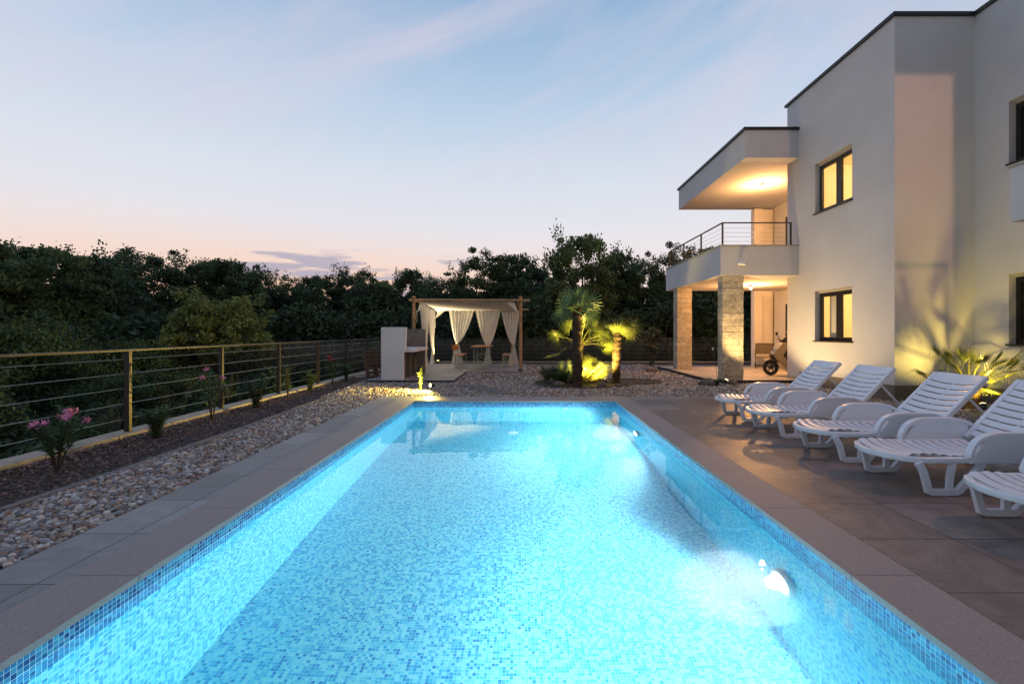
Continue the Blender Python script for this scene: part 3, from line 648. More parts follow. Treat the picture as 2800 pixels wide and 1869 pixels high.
# windows with two casements, pane, sill, roller shutter box
def window_x(x, y0, y1, z0, z1, depth, glassy=True):
    fx = x + depth - .07
    f = MB(); t = .05
    f.box(fx, fx + .07, y0 + .001, y0 + t, z0 + .001, z1 - .001); f.box(fx, fx + .07, y1 - t, y1 - .001, z0 + .001, z1 - .001)
    f.box(fx, fx + .07, y0 + t, y1 - t, z0 + .001, z0 + t); f.box(fx, fx + .07, y0 + t, y1 - t, z1 - t - .06, z1 - .061)
    ym = (y0 + y1) / 2 - .05
    f.box(fx - .01, fx + .06, ym - .045, ym + .045, z0 + t, z1 - t - .06)
    for a, c in ((y0 + t, ym - .045), (ym + .045, y1 - t)):
        f.box(fx - .012, fx + .05, a, a + .042, z0 + t, z1 - t - .06); f.box(fx - .012, fx + .05, c - .042, c, z0 + t, z1 - t - .06)
        f.box(fx - .012, fx + .05, a + .042, c - .042, z0 + t, z0 + t + .05); f.box(fx - .012, fx + .05, a + .042, c - .042, z1 - t - .11, z1 - t - .06)
    fr = f.build('window', M['frame'], house, bevel=.003)
    g = MB(); X = fx + .02
    for a, c in ((y0 + t + .03, ym - .08), (ym + .08, y1 - t - .03)):
        g.add([(X, a, z0 + t + .04), (X, c, z0 + t + .04), (X, c, z1 - t - .1), (X, a, z1 - t - .1)], [(0, 1, 2, 3)])
    g.build('pane', M['glass'], fr)
    s = MB(); s.box(x - .045, fx, y0 - .03, y1 + .03, z0 - .022, z0 + .006); s.build('sill', M['frame'], fr, bevel=.004)
    s = MB(); s.box(fx - .03, fx + .06, y0 + .002, y1 - .002, z1 - .06, z1 - .002); s.build('shutter_box', M['shutter'], fr)
for w in wins: window_x(WX, *w, .2)
for w in w3[:2]: window_x(9.11, *w, .2)
def room(x0, x1, y0, y1, z0, z1, lamp, e, name='interior'):
    b = MB(); v = [(x0, y0, z0), (x1, y0, z0), (x1, y1, z0), (x0, y1, z0), (x0, y0, z1), (x1, y0, z1), (x1, y1, z1), (x0, y1, z1)]
    b.add(v, [(0, 1, 2, 3), (4, 5, 6, 7), (0, 1, 5, 4), (1, 2, 6, 5), (2, 3, 7, 6)]); r = b.build(name, M['room'], house)
    if e:
        ld = bpy.data.lights.new('room_lamp', 'POINT'); ld.energy = e; ld.color = (1, .70, .34); ld.shadow_soft_size = .15
        q = bpy.data.objects.new('room_lamp', ld); COL.objects.link(q); q.parent = r; q.location = lamp
    return r
room(7.721, 9.7, 9.5, 12.6, .3, 2.8, (9.0, 10.9, 2.3), 120)
room(7.721, 9.7, 9.5, 12.6, 3.5, 6.0, (9.0, 10.9, 5.5), 120)
room(9.331, 11.5, 6.9, 9.0, .3, 2.8, None, 0); room(9.331, 11.5, 6.9, 9.0, 3.6, 6.0, None, 0)
room(WN + .221, 11.5, 1.0, 3.6, .29, 2.8, None, 0); room(WN + .221, 11.5, 1.0, 3.6, 3.29, 6.0, None, 0)
def curtain_flat(y0, y1, x, z0, z1):
    b = MB(); b.grid(lambda u, v: (x + .02 * math.sin(u * 38), y0 + (y1 - y0) * u, z0 + (z1 - z0) * v), 60, 2); b.build('curtain', M['canvas'], house, smooth=True)
curtain_flat(11.25, 11.62, 7.86, .6, 2.5); curtain_flat(10.2, 10.62, 7.86, .6, 2.5); curtain_flat(10.2, 10.5, 7.86, 3.9, 5.75)
# doors on the porches
for z0, z1 in ((.07, 2.39), (3.3, 5.55)):
    d = MB(); x = 9.60
    d.box(x, x + .07, 15.5, 15.58, z0, z1 - .002); d.box(x, x + .07, 16.52, 16.598, z0, z1 - .002); d.box(x, x + .07, 15.58, 16.52, z1 - .09, z1 - .002); d.box(x, x + .07, 15.58, 16.52, z0, z0 + .1)
    dd = d.build('door', M['frame'], house)
    g = MB(); g.add([(x + .03, 15.57, z0 + .09), (x + .03, 16.53, z0 + .09), (x + .03, 16.53, z1 - .08), (x + .03, 15.57, z1 - .08)], [(0, 1, 2, 3)]); g.build('pane', M['glass'], dd)
    g = MB(); g.tube([(x, 15.62, z0 + 1.05), (x - .05, 15.62, z0 + 1.05), (x - .05, 15.74, z0 + 1.05)], .01, 8); g.build('handle', M['chrome'], dd)
    room(9.79, 11.5, 15.3, 16.8, z0, z1 + .1, None, 0)
# balcony railing
rl = thing('balcony_railing', 'slim dark steel railing with thin wires on the far balcony', 'railing')
def rail_run(root, pts, z0, z1, wires, postw=.045, post_t=.06, spacing=None, railw=.05):
    for i in range(len(pts) - 1):
        a, c = Vector(pts[i]), Vector(pts[i + 1]); d = (c - a); l = d.length; d.normalize(); n = Vector((-d.y, d.x))
        def slab(s0, s1, h, za, zb):
            q = [a + d * s0 + n * h, a + d * s1 + n * h, a + d * s1 - n * h, a + d * s0 - n * h]
            bb = MB(); bb.prism([(p.x, p.y) for p in q], za, zb, 'z'); return bb
        slab(-railw / 2 if i == 0 else railw / 2, l + railw / 2, railw / 2, z1 - .03, z1).build('handrail', M['rail'], root, bevel=.004)
        w = MB()
        for z in wires: w.tube([(a.x, a.y, z), (c.x, c.y, z)], .0045, 5)
        w.build('wires', M['wire'], root)
        k = max(1, round(l / spacing))
        for j in range(k + 1):
            if j == 0 and i > 0: continue
            s = l * j / k; slab(s - postw / 2, s + postw / 2, post_t / 2, z0, z1 - .031).build('post', M['rail'], root, bevel=.003)
rail_run(rl, [(7.33, 12.43), (5.47, 12.43), (5.47, 16.9), (8.7, 16.9)], 3.726, 4.36, [3.84, 3.96, 4.08, 4.20], .04, .04, 1.49, .045)
rl2 = thing('balcony_railing', 'slim dark steel railing on the near balcony at the right photo edge', 'railing')
rail_run(rl2, [(7.10, -2.5), (7.10, 6.38), (8.2, 6.38)], 3.726, 4.36, [3.84, 3.96, 4.08, 4.20], .04, .04, 1.49, .045)
# fences
fl = thing('garden_fence', 'dark steel post and wire fence running along the left kerb wall', 'fence')
rail_run(fl, [(-5.46, .45), (-5.46, 19.95)], -.012, 1.126, [.17, .38, .59, .79, .99], .05, .075, 1.95, .06)
fb = thing('garden_fence', 'dark wire fence crossing the rear behind the pergola and palms', 'fence')
rail_run(fb, [(-5.46, 20.92), (14.9, 20.92)], .02, 1.09, [.2, .4, .6, .8, .97], .05, .06, 4.08, .05)

# ceiling lamps
def ceiling_lamp(x, y, z, label, e, grp='round ceiling lamps under the balcony and canopy', col=(1, .47, .15)):
    t = thing('ceiling_lamp', label, 'lamp', (x, y, z), 0, grp)
    b = MB(); b.tube([(0, 0, 0), (0, 0, -.07)], .062, 20); b.build('fitting', M['lampoff'], t)
    b = MB(); b.ball((0, 0, -.10), .05, 14, 8); b.build('bulb', M['warm'], t, smooth=True)
    ld = bpy.data.lights.new('lamp_light', 'POINT'); ld.energy = e; ld.color = col; ld.shadow_soft_size = .06
    q = bpy.data.objects.new('lamp_light', ld); COL.objects.link(q); q.parent = t; q.location = (0, 0, -.34)
ceiling_lamp(7.43, 14.8, 2.899, 'glowing ceiling lamp on the ground floor porch behind the stone pillar', 330)
ceiling_lamp(7.64, 14.5, 6.089, 'glowing ceiling lamp under the upper canopy above the balcony', 290)
ceiling_lamp(7.9, 3.9, 6.139, 'ceiling lamp under the near canopy beyond the right edge', 330, col=(1, .48, .27))
# security camera
t = thing('security_camera', 'small white bullet camera with dark lens on the balcony front', 'camera', (5.92, 12.33, 3.20))
b = MB(); b.tube([(0, 0, .05), (0, -.03, .05)], .045, 16); b.tube([(0, -.03, .05), (0, -.07, .01)], .014, 8); b.build('bracket', M['lampoff'], t)
b = MB(); b.tube([(-.1, -.06, .02), (.06, -.13, -.01)], .045, 18); b.build('body', M['lampoff'], t)
b = MB(); b.tube([(.06, -.13, -.01), (.066, -.133, -.011)], .04, 18); b.build('lens', M['black'], t)

# ------------------------------------------------------------------ garden spotlights
def garden_spot(loc, target, label, e, ang=100, blend=.6, col=(1, .70, .14), lens=True, size=.03):
    t = thing('garden_spotlight', label, 'spotlight', loc, 0, 'garden spotlights')
    d = (Vector(target) - Vector(loc)).normalized(); h = .13
    b = MB(); b.tube([(0, 0, -.1), (0, 0, h - .05)], .008, 8); b.box(-.012, .012, -.05, .05, h - .06, h - .045); b.box(-.006, .006, -.055, -.05, h - .06, h + .01); b.box(-.006, .006, .05, .055, h - .06, h + .01)
    b.build('stake', M['black'], t)
    c = Vector((0, 0, h)); b = MB(); b.tube([c - d * .07, c - d * .05, c, c + d * .035], [.025, .042, .045, .05], 18); b.build('housing', M['black'], t, smooth=False)
    b = MB(); b.tube([c + d * .0355, c + d * .042], .042, 18); b.build('bulb', M['yellow'], t)
    ld = bpy.data.lights.new('spot_light', 'SPOT'); ld.energy = e; ld.color = col; ld.spot_size = R_(ang); ld.spot_blend = blend; ld.shadow_soft_size = size
    q = bpy.data.objects.new('spot_light', ld); COL.objects.link(q); q.parent = t; q.location = c + d * .06; q.rotation_euler = d.to_track_quat('-Z', 'Y').to_euler()
    return t
garden_spot((-2.14, 10.75, -.02), (-5.0, 8.4, .15), 'starry bright garden spotlight in gravel beside the barbecue patio', 750, 165, .4)
garden_spot((2.12, 11.56, 0), (1.80, 12.35, .95), 'spotlight on the soil lighting the fan palm clump from below', 1500, 122, .6)
garden_spot((5.25, 11.75, -.02), (7.5, 11.0, 3.2), 'small glowing spotlight by the rock in front of the stone pillar', 430, 116, .4, (1, .66, .28))
garden_spot((7.82, 7.72, -.02), (8.25, 8.6, 1.7), 'black spotlight lighting the drooping palm in the house corner', 300, 120, .6, size=.045)
garden_spot((-3.45, 18.6, .04), (-3.5, 18.75, 2.3), 'upright spotlight hidden behind the curtains at the rear pergola post', 650, 120, .7, (1, .82, .48))

# ------------------------------------------------------------------ sun loungers
def rounded(pts, r, n=5):
    o = []; m = len(pts)
    for i in range(m):
        p0, p, p1 = Vector(pts[i - 1]), Vector(pts[i]), Vector(pts[(i + 1) % m])
        a = (p0 - p); c = (p1 - p); rr = min(r, a.length * .45, c.length * .45); a = p + a.normalized() * rr; c = p + c.normalized() * rr
        for k in range(n + 1):
            t = k / n; q = a * (1 - t) ** 2 + p * 2 * t * (1 - t) + c * t * t; o.append((q.x, q.y))
    return o
def make_lounger(label):
    t = thing('sun_lounger', label, 'sun lounger', (3.13, 0, 0), 0, 'white plastic sun loungers in a row on the deck')
    P = M['plastic']
    # frame: side rails with a rounded foot end
    b = MB(); hw = .335
    zs = lambda x: .305 + .012 * math.sin(min(1, x / 1.2) * PI)
    path = [(1.98, hw - .02), (1.3, hw - .015), (.55, hw - .015), (.22, hw - .02), (.10, hw - .07), (.035, hw - .16), (.0, hw - .27), (-.01, 0), (.0, -hw + .27), (.035, -hw + .16), (.10, -hw + .07), (.22, -hw + .02), (.55, -hw + .015), (1.3, -hw + .015), (1.98, -hw + .02)]
    b.ribbon(path, .05, .268, .318, 'z')
    b.box(1.93, 1.98, -hw + .04, hw - .04, .27, .315); b.box(1.22, 1.27, -hw + .035, hw - .035, .27, .30)
    b.box(.28, .34, -hw + .035, hw - .035, .245, .28); b.box(1.60, 1.64, -hw + .04, hw - .04, .262, .30)
    b.box(.12, 1.22, -.02, .02, .262, .285)
    b.build('frame', P, t, bevel=.012)
    # seat slats, dished across
    b = MB(); n = 12; x0, x1 = .125, 1.19
    for i in range(n):
        a = x0 + (x1 - x0) * i / n; w = (x1 - x0) / n - .020
        def fn(u, v, a=a, w=w):
            y = (u - .5) * .565; c = 1 - (2 * u - 1) ** 2
            x = a + v * w - .05 * c * (1 - a * .3)
            return (x, y, .318 - .026 * c + (.022 * math.sin(min(1, max(0, (x - .02) / .45)) * PI)) + .006 * math.sin(v * PI))
        b.grid(fn, 10, 3)
        b.grid(lambda u, v, fn=fn: tuple(Vector(fn(u, 0)) + Vector((0, 0, -.016 * v))), 10, 1)
        b.grid(lambda u, v, fn=fn: tuple(Vector(fn(u, 1)) + Vector((0, 0, -.016 * (1 - v)))), 10, 1)
    b.build('seat', P, t, smooth=True)
    # arms
    for s in (-1, 1):
        prof = rounded([(.55, .27), (.66, .50), (.80, .545), (1.16, .545), (1.34, .48), (1.42, .27)], .09)
        b = MB(); y0, y1 = sorted((s * (hw - .005), s * (hw + .045)))
        top = rounded([(.56, .29), (.64, .46), (.78, .51), (1.16, .51), (1.31, .45), (1.40, .29)], .09)[3:-3]
        b.ribbon(top, .03, s * hw - .026, s * hw + .030, 'y')
        inner = [(.575, .27)] + rounded([(.66, .45), (.79, .497), (1.15, .497), (1.29, .44)], .05)[0:] + [(1.39, .27)]
        b.prism(inner, s * hw - .018, s * hw - .004, 'y')
        b.build('armrest', P, t, bevel=.006)
    # legs: openwork side panels on the ground
    for s in (-1, 1):
        for (A, B_, C, D) in ((.16, .25, .58, .78), (1.38, 1.50, 1.78, 1.90)):
            b = MB(); ya, yb = s * (hw - .015) - .018, s * (hw - .015) + .018
            outer = [(A, .275), (A + .045, .20), (B_, .03), (B_ + .02, .027), (C - .1, .027), (C - .08, .03), (D - .12, .20), (D - .06, .275)]
            b.ribbon(outer, .052, ya, yb, 'y')
            xm = (B_ + C) / 2 + .01; b.ribbon([(xm + .03, .27), (xm + .005, .15), (xm, .02)], .05, ya + .003, yb - .003, 'y')
            b.build('leg', P, t, bevel=.008)
    # backrest, raised about 45 degrees
    H = Vector((1.205, 0, .335)); d = Vector((.70, 0, .714)).normalized(); nn = Vector((-d.z, 0, d.x)); Lb = .80
    mx = Matrix(((d.x, 0, nn.x, H.x), (0, 1, 0, 0), (d.z, 0, nn.z, H.z), (0, 0, 0, 1)))
    b = MB()
    for s in (-1, 1): b.box(0, Lb - .03, s * .29 - .022, s * .29 + .022, -.022, .026, mx)
    nsl = 9; pitch = .078
    for i in range(nsl):
        a = .035 + i * pitch; w = pitch - .017 if i < nsl - 1 else Lb - a
        def fn(u, v, a=a, w=w, last=(i == nsl - 1)):
            y = (u - .5) * .60; c = 1 - (2 * u - 1) ** 2; xx = a + v * w
            if last: xx = a + v * (w - .035 * abs(2 * u - 1) ** 4)
            return tuple(mx @ Vector((xx - .012 * c, y, .022 - .028 * c + .004 * math.sin(v * PI))))
        b.grid(fn, 12, 2)
        dn = nn * -.016
        b.grid(lambda u, v, fn=fn: tuple(Vector(fn(u, 0)) + dn * v), 12, 1); b.grid(lambda u, v, fn=fn: tuple(Vector(fn(u, 1)) + dn * (1 - v)), 12, 1)
    b.box(.05, Lb - .05, -.012, .012, -.028, -.008, mx)
    b.build('backrest', P, t, smooth=False, bevel=.005)
    b = MB()
    p0 = H + d * .50 - nn * .02
    for s in (-1, 1): b.ribbon([(p0.x, p0.z), (1.93, .31)], .022, s * .27 - .012, s * .27 + .012, 'y')
    b.box(1.9, 1.93, -.26, .26, .300, .325)
    b.build('back_support', P, t, bevel=.003)
    return t
LY = [7.26, 6.17, 5.08, 4.11, 3.06]
LL = ['white plastic sun lounger farthest from the camera, nearest the stone pillar', 'white sun lounger second from the far end of the row',
      'middle one of the five white sun loungers, in front of the lit drooping palm', 'white sun lounger with raised back, second nearest to the camera',
      'nearest white sun lounger, cut off by the right edge of the photo']
LO = make_lounger(LL[0]); LO.location.y = LY[0]
for i in range(1, 5):
    c = copy_tree(LO); c.location = (3.13 + [0, -.03, -.02, .0, .02][i], LY[i], 0); c.rotation_euler.z = [0, .03, -.022, .026, -.015][i]; c['label'] = LL[i]

# ------------------------------------------------------------------ leaf helpers
class Leafer(MB):
    def blade(s, p, d, up, length, w, droop=.2, nseg=3, fold=.25, col=(.05, .1, .03)):
        d = d.normalized(); sd = d.cross(up); sd = sd.normalized() if sd.length > 1e-4 else Vector((1, 0, 0)); n = sd.cross(d)
        vs = []; 
        for i in range(nseg + 1):
            t = i / nseg; c = p + d * length * t + Vector((0, 0, -droop * length * t * t)); ww = w * (max(0, math.sin(PI * min(1, .12 + .88 * t) ** .8)) if t < 1 else .02)
            vs += [c - sd * ww / 2, c - n * ww * fold, c + sd * ww / 2]
        fs = []
        for i in range(nseg): o = 3 * i; fs += [(o, o + 1, o + 4, o + 3), (o + 1, o + 2, o + 5, o + 4)]
        s.col = col; s.add(vs, fs)
    def fan(s, base, d, pet, R, n=26, spread=R_(300), droop=.25, up=Vector((0, 0, 1)), col=(.05, .1, .03), pr=.008, split=.45, wf=1.0, roll=1.15, rollv=None):
        d = d.normalized(); hub = base + d * pet + Vector((0, 0, -pet * .12)); s.col = (col[0] * 1.5, col[1] * 1.3, col[2])
        s.tube([base, base + d * pet * .55 + Vector((0, 0, .03 * pet)), hub], [pr * 1.3, pr, pr * .7], 5)
        sd = d.cross(up)
        sd = sd.normalized() if sd.length > .05 else Vector((random.uniform(-1, 1), random.uniform(-1, 1), 0)).normalized()
        nrm = sd.cross(d).normalized(); rl = random.uniform(-1, 1) * roll if rollv is None else rollv
        sd, nrm = sd * math.cos(rl) + nrm * math.sin(rl), nrm * math.cos(rl) - sd * math.sin(rl)
        for i in range(n):
            a = -spread / 2 + spread * (i + .5) / n
            dd = d * math.cos(a) + sd * math.sin(a) + nrm * .16
            l = R * (.80 + .2 * math.cos(a)) * random.uniform(.92, 1.06)
            side = (-d * math.sin(a) + sd * math.cos(a)); w0 = 2 * math.sin(spread / n / 2) * 1.02
            k = random.uniform(.75, 1.25); s.col = (col[0] * k, col[1] * k, col[2] * k)
            ddn = dd.normalized(); vs = []
            for t, ww in ((.03, w0 * .03 * R), (split, w0 * split * R), (split + .27, w0 * split * R * .62 * wf), (1, .002)):
                dr = droop * max(0, t - .35) ** 1.6 * l
                c = hub + ddn * l * t + Vector((0, 0, -dr)); nn = side.cross(ddn)
                vs += [c - side * ww / 2, c - nn * ww * .45, c + side * ww / 2]
            fs = []
            for q in range(3): o = 3 * q; fs += [(o, o + 1, o + 4, o + 3), (o + 1, o + 2, o + 5, o + 4)]
            s.add(vs, fs)
def sph(az, el): return Vector((math.cos(az) * math.cos(el), math.sin(az) * math.cos(el), math.sin(el)))
def palm(name, label, loc, H, R, pet, nl, r0, seed, lean=0, fans=None, els=(-.5, 1.2), pc=(.13, .21, .09), droop=.3, n=26):
    random.seed(seed); t = thing(name, label, 'palm', loc, 0, None)
    # trunk wrapped in old fibre
    b = MB(); path = []; rr = []
    for i in range(22):
        z = -.05 + (H + .1) * i / 21; path.append((lean * max(0, z / H) ** 1.5 + random.uniform(-.004, .004), random.uniform(-.004, .004), z)); rr.append(r0 * (1.12 if i % 2 else .94) * (1.0 + .12 * math.sin(i * 1.7)))
    rr[0] *= 1.2
    b.col = (.045, .03, .02); b.tube(path, rr, 14)
    for i in range(int(520 * H)):
        z = random.uniform(0, H); a = random.uniform(0, 2 * PI); o = Vector((math.cos(a), math.sin(a), 0)); p = Vector((lean * max(0, z / H) ** 1.5, 0, z)) + o * r0 * .92
        dd = (o * random.uniform(.25, .8) + Vector((0, 0, random.choice((-1, 1, 1)) * random.uniform(.4, 1)))).normalized(); l = random.uniform(.03, .085); sd = Vector((-o.y, o.x, 0)) * random.uniform(.004, .012)
        k = random.uniform(.5, 1.8); b.col = (.06 * k, .038 * k, .024 * k); b.add([p - sd, p + sd, p + dd * l], [(0, 1, 2)])
    b.build('trunk', M['fibre'], t, colors=True)
    top = Vector((lean, 0, H)); lf = Leafer()
    if fans:
        for (x, y, z, rad, rl, dr) in fans:
            d = Vector((x, y, z)); k = random.uniform(.85, 1.15)
            lf.fan(top, d, d.length, rad, n, R_(300), dr, col=(pc[0] * k, pc[1] * k, pc[2] * k), split=.42, rollv=rl, wf=.8)
    for i in range(0 if fans else nl):
        f = i / max(1, nl - 1); el = els[1] + (els[0] - els[1]) * f + random.uniform(-.12, .12); az = i * 2.39996 + random.uniform(-.25, .25)
        k = random.uniform(.8, 1.2)
        lf.fan(top + Vector((0, 0, -.08 * f)), sph(az, el), pet * random.uniform(.8, 1.15), R * random.uniform(.88, 1.08), n, R_(random.uniform(250, 310)), droop * (1 + .6 * f), col=(pc[0] * k, pc[1] * k, pc[2] * k))
    lf.build('crown', M['palm'], t, colors=True)
    return t
palm('windmill_palm', 'tall windmill palm with shaggy dark trunk at the front of the bed', (1.40, 11.5, -.0), 1.90, .50, .34, 17, .115, 3, lean=-.03, n=22, fans=[(-.24, -.12, .16, .46, 1.45, .2), (.02, -.05, .34, .44, 1.5, .1), (.26, -.08, .22, .46, 1.3, .15), (.22, -.12, -.02, .42, 1.2, .3), (-.12, .15, .32, .46, 1.5, .15), (.1, .25, .2, .44, .6, .3), (-.26, .1, -.02, .42, 1.1, .5), (-.08, -.22, .02, .36, .4, .6), (.12, .2, -.05, .4, 1.0, .5), (-.2, -.1, .3, .40, 1.0, .2)][:8])
palm('windmill_palm', 'shorter windmill palm with umbrella crown at the right of the bed', (2.50, 12.15, 0), 1.30, .52, .26, 15, .105, 5, lean=.04, pc=(.12, .145, .035), n=24, fans=[(.0, -.2, .10, .52, .25, .25), (.26, -.06, .16, .50, 1.0, .25), (-.24, -.06, .14, .50, 1.1, .3), (.05, .2, .22, .5, .8, .2), (.24, .1, .02, .44, 1.2, .5), (-.2, .12, .0, .44, 1.1, .5), (-.1, -.12, .22, .46, 1.4, .2), (.14, -.1, .24, .46, 1.4, .2)][:6])
# clump of low dwarf fan palms behind the tall one
random.seed(11)
t = thing('fan_palm_clump', 'bushy dwarf fan palm lit bright yellow beside the tall palm trunk', 'palm', (1.80, 12.45, 0))
lf = Leafer()
for i in range(46):
    az = i * 2.4; el = random.uniform(.05, 1.3)
    k = random.uniform(.7, 1.3)
    lf.fan(Vector((random.uniform(-.2, .25), random.uniform(-.25, .25), random.uniform(.02, .12))), sph(az, el), random.uniform(.15, .5), random.uniform(.26, .38), 20, R_(230), .12, col=(.13 * k, .15 * k, .03 * k), pr=.006, split=.3, wf=.8)
lf.build('crown', M['palm'], t, colors=True)
b = MB()
for i in range(6):
    a = i * 1.05; b.tube([(0.1 * math.cos(a), .1 * math.sin(a), -.02), (.2 * math.cos(a), .2 * math.sin(a), .16)], .05, 8)
b.build('trunk', M['bark'], t)
t = thing('fan_palm_clump', 'dark bushy fan palm low on the left side of the palm bed', 'palm', (1.02, 12.2, 0))
lf = Leafer()
for i in range(36):
    az = i * 2.4; el = random.uniform(-.02, 1.2); k = random.uniform(.7, 1.2)
    lf.fan(Vector((random.uniform(-.15, .15), random.uniform(-.2, .2), random.uniform(.02, .12))), sph(az, el), random.uniform(.15, .42), random.uniform(.26, .38), 20, R_(230), .12, col=(.05 * k, .085 * k, .03 * k), pr=.006, split=.3, wf=.8)
lf.build('crown', M['palm'], t, colors=True)
b = MB()
for i in range(5):
    a = i * 1.25; b.tube([(0.08 * math.cos(a), .08 * math.sin(a), -.02), (.16 * math.cos(a), .16 * math.sin(a), .15)], .045, 8)
b.build('trunk', M['bark'], t)
# mid-height palm with long stalks just behind the tall trunk
t = thing('windmill_palm', 'mid height palm with long stalked fans behind the tall palm trunk', 'palm', (1.62, 12.75, 0))
b = MB(); b.col = (.045, .03, .02); b.tube([(0, 0, -.05), (.0, 0, .5), (.02, 0, 1.05)], [.09, .085, .08], 12); b.build('trunk', M['fibre'], t, colors=True)
lf = Leafer(); tp = Vector((.02, 0, 1.0))
for (x, y, z, R) in ((-.95, -.2, .45, .33), (-.45, -.2, .80, .42), (.72, -.3, .45, .36), (.50, .3, .85, .42), (1.0, -.2, .05, .36), (-1.0, -.1, -.25, .34), (.3, -.4, .75, .36), (-.3, .5, .8, .4), (.8, .4, .62, .4), (-.75, .4, .2, .36), (.1, -.3, .95, .3), (1.05, .3, .3, .36), (-.15, .2, 1.0, .34)):
    d = Vector((x, y, z)); k = random.uniform(.85, 1.2)
    lf.fan(tp, d, d.length * .72, R, 24, R_(290), .35, col=(.11 * k, .14 * k, .03 * k), pr=.007, split=.36, wf=.8)
lf.build('crown', M['palm'], t, colors=True)
# drooping palm in the corner of the house
random.seed(21)
t = thing('drooping_palm', 'yellow lit drooping fan palm in the corner of the house wall', 'palm', (8.1, 8.25, 0))
b = MB(); b.col = (.16, .10, .05); b.tube([(0, 0, -.05), (0, 0, .2), (.0, 0, .38)], [.17, .15, .11], 14)
for i in range(400):
    z = random.uniform(0, .4); a = random.uniform(0, 2 * PI); o = Vector((math.cos(a), math.sin(a), 0)); p = o * .14 + Vector((0, 0, z)); dd = (o * .5 + Vector((0, 0, random.uniform(-1, 1)))).normalized(); sd = Vector((-o.y, o.x, 0)) * .006
    k = random.uniform(.6, 1.5); b.col = (.17 * k, .10 * k, .045 * k); b.add([p - sd, p + sd, p + dd * .07], [(0, 1, 2)])
b.build('trunk', M['fibre'], t, colors=True)
lf = Leafer(); tp = Vector((0, 0, .36))
fans = [(-.62, -.2, .62, .50), (-.1, -.1, .72, .5), (.55, -.35, .62, .5), (-.35, .1, .75, .45), (.28, -.3, .70, .45), (-.8, .2, .35, .45), (.75, .1, .6, .45), (.1, .3, .75, .5), (-.25, -.6, .4, .4), (.2, -.55, .35, .4), (0, -.5, .0, .35), (.3, -.4, -.05, .35), (-.35, -.35, .05, .35), (.1, -.35, .2, .32), (.85, -.4, .55, .48), (-.32, -.6, .72, .5), (.3, -.62, .78, .46), (-.75, -.35, .38, .46), (-.5, .2, .85, .42)]
for (x, y, z, R) in fans:
    d = Vector((x, y, z)); k = random.uniform(.85, 1.2)
    lf.fan(tp, d, d.length * .85, R, 24, R_(300), 1.25, col=(.13 * k, .15 * k, .03 * k), pr=.008, split=.16, wf=.7, roll=.7)
lf.build('crown', M['palm'], t, colors=True)

# ------------------------------------------------------------------ oleanders and small plants along the fence
def oleander(loc, h, ns, spread, label, flowers=None, nleaf=14, seed=0, lw=.018, ll=.12, lc=(.075, .135, .07), bare=.3, name='oleander', cat='shrub'):
    random.seed(seed); t = thing(name, label, cat, loc)
    b = MB(); lf = Leafer(); fl = MB()
    for s in range(ns):
        a = random.uniform(0, 2 * PI); sp_ = spread * random.uniform(.35, 1); hh = h * random.uniform(.72, 1.0)
        P = [Vector((0, 0, -.03)), Vector((math.cos(a) * sp_ * .3, math.sin(a) * sp_ * .3, hh * .4)), Vector((math.cos(a) * sp_ * .7, math.sin(a) * sp_ * .7, hh * .75)), Vector((math.cos(a) * sp_, math.sin(a) * sp_, hh))]
        b.tube(P, [.008, .006, .0045, .003], 5)
        for i in range(nleaf):
            f = bare + (1 - bare) * i / nleaf; f3 = f * 3; k = min(2, int(f3)); p = P[k].lerp(P[k + 1], f3 - k); tn = (P[k + 1] - P[k]).normalized()
            for q in range(3 + (i % 2)):
                az = random.uniform(0, 2 * PI); d = (sph(az, random.uniform(-.1, .5)) + tn * .55).normalized(); g = random.uniform(.8, 1.5)
                lf.blade(p, d, Vector((0, 0, 1)), ll * random.uniform(.7, 1.2), lw, .25, 3, .2, (lc[0] * g, lc[1] * g, lc[2] * g))
        if flowers and random.random() < flowers[1]:
            top = P[3]; fl = MB()
            for c in range(flowers[2]):
                cc = top + Vector((random.uniform(-.038, .038), random.uniform(-.038, .038), random.uniform(-.01, .045))); ax = sph(random.uniform(0, 6.28), random.uniform(.1, 1.4)); u = ax.orthogonal().normalized(); v = ax.cross(u)
                for k in range(5):
                    an = k * 2 * PI / 5; r = .021 * random.uniform(.85, 1.2); dd = u * math.cos(an) + v * math.sin(an); ee = -u * math.sin(an) + v * math.cos(an)
                    fl.add([cc, cc + dd * r * .7 + ee * r * .45, cc + dd * r * 1.25 + ax * r * .2, cc + dd * r * .7 - ee * r * .45], [(0, 1, 2, 3)])
            fl.build('flower_head', flowers[0], t)
    b.build('stem', M['bark'], t); lf.build('foliage', M['leaf'], t, colors=True)
    return t
PK, RD = M['petal'], M['petalr']
oleander((-4.72, 4.62, -.06), .66, 9, .24, 'pink flowering oleander nearest the camera at the left kerb', (PK, .75, 10), 12, 31, .022, .15)
oleander((-4.92, 6.12, -.06), .44, 12, .20, 'small leafy oleander without flowers beside the nearest fence post', None, 12, 32, .02, .13, bare=.05)
oleander((-4.87, 7.15, -.06), .86, 6, .22, 'tall thin oleander with pale pink flower heads, second flowering one', (PK, .9, 12), 9, 33, .018, .12, bare=.35)
oleander((-4.96, 8.49, -.06), .56, 15, .27, 'dark bushy oleander low at the kerb, fourth plant along the fence', None, 14, 34, .017, .12, bare=.05, lc=(.035, .065, .04))
oleander((-5.02, 9.75, -.06), .80, 4, .12, 'slender pale green oleander with few upright stems by a post', None, 10, 35, .02, .13, lc=(.07, .11, .05), bare=.2)
oleander((-5.03, 10.77, -.06), .52, 9, .2, 'rounded green oleander between two fence posts, sixth plant', None, 12, 36, .02, .12, bare=.05, lc=(.06, .10, .045))
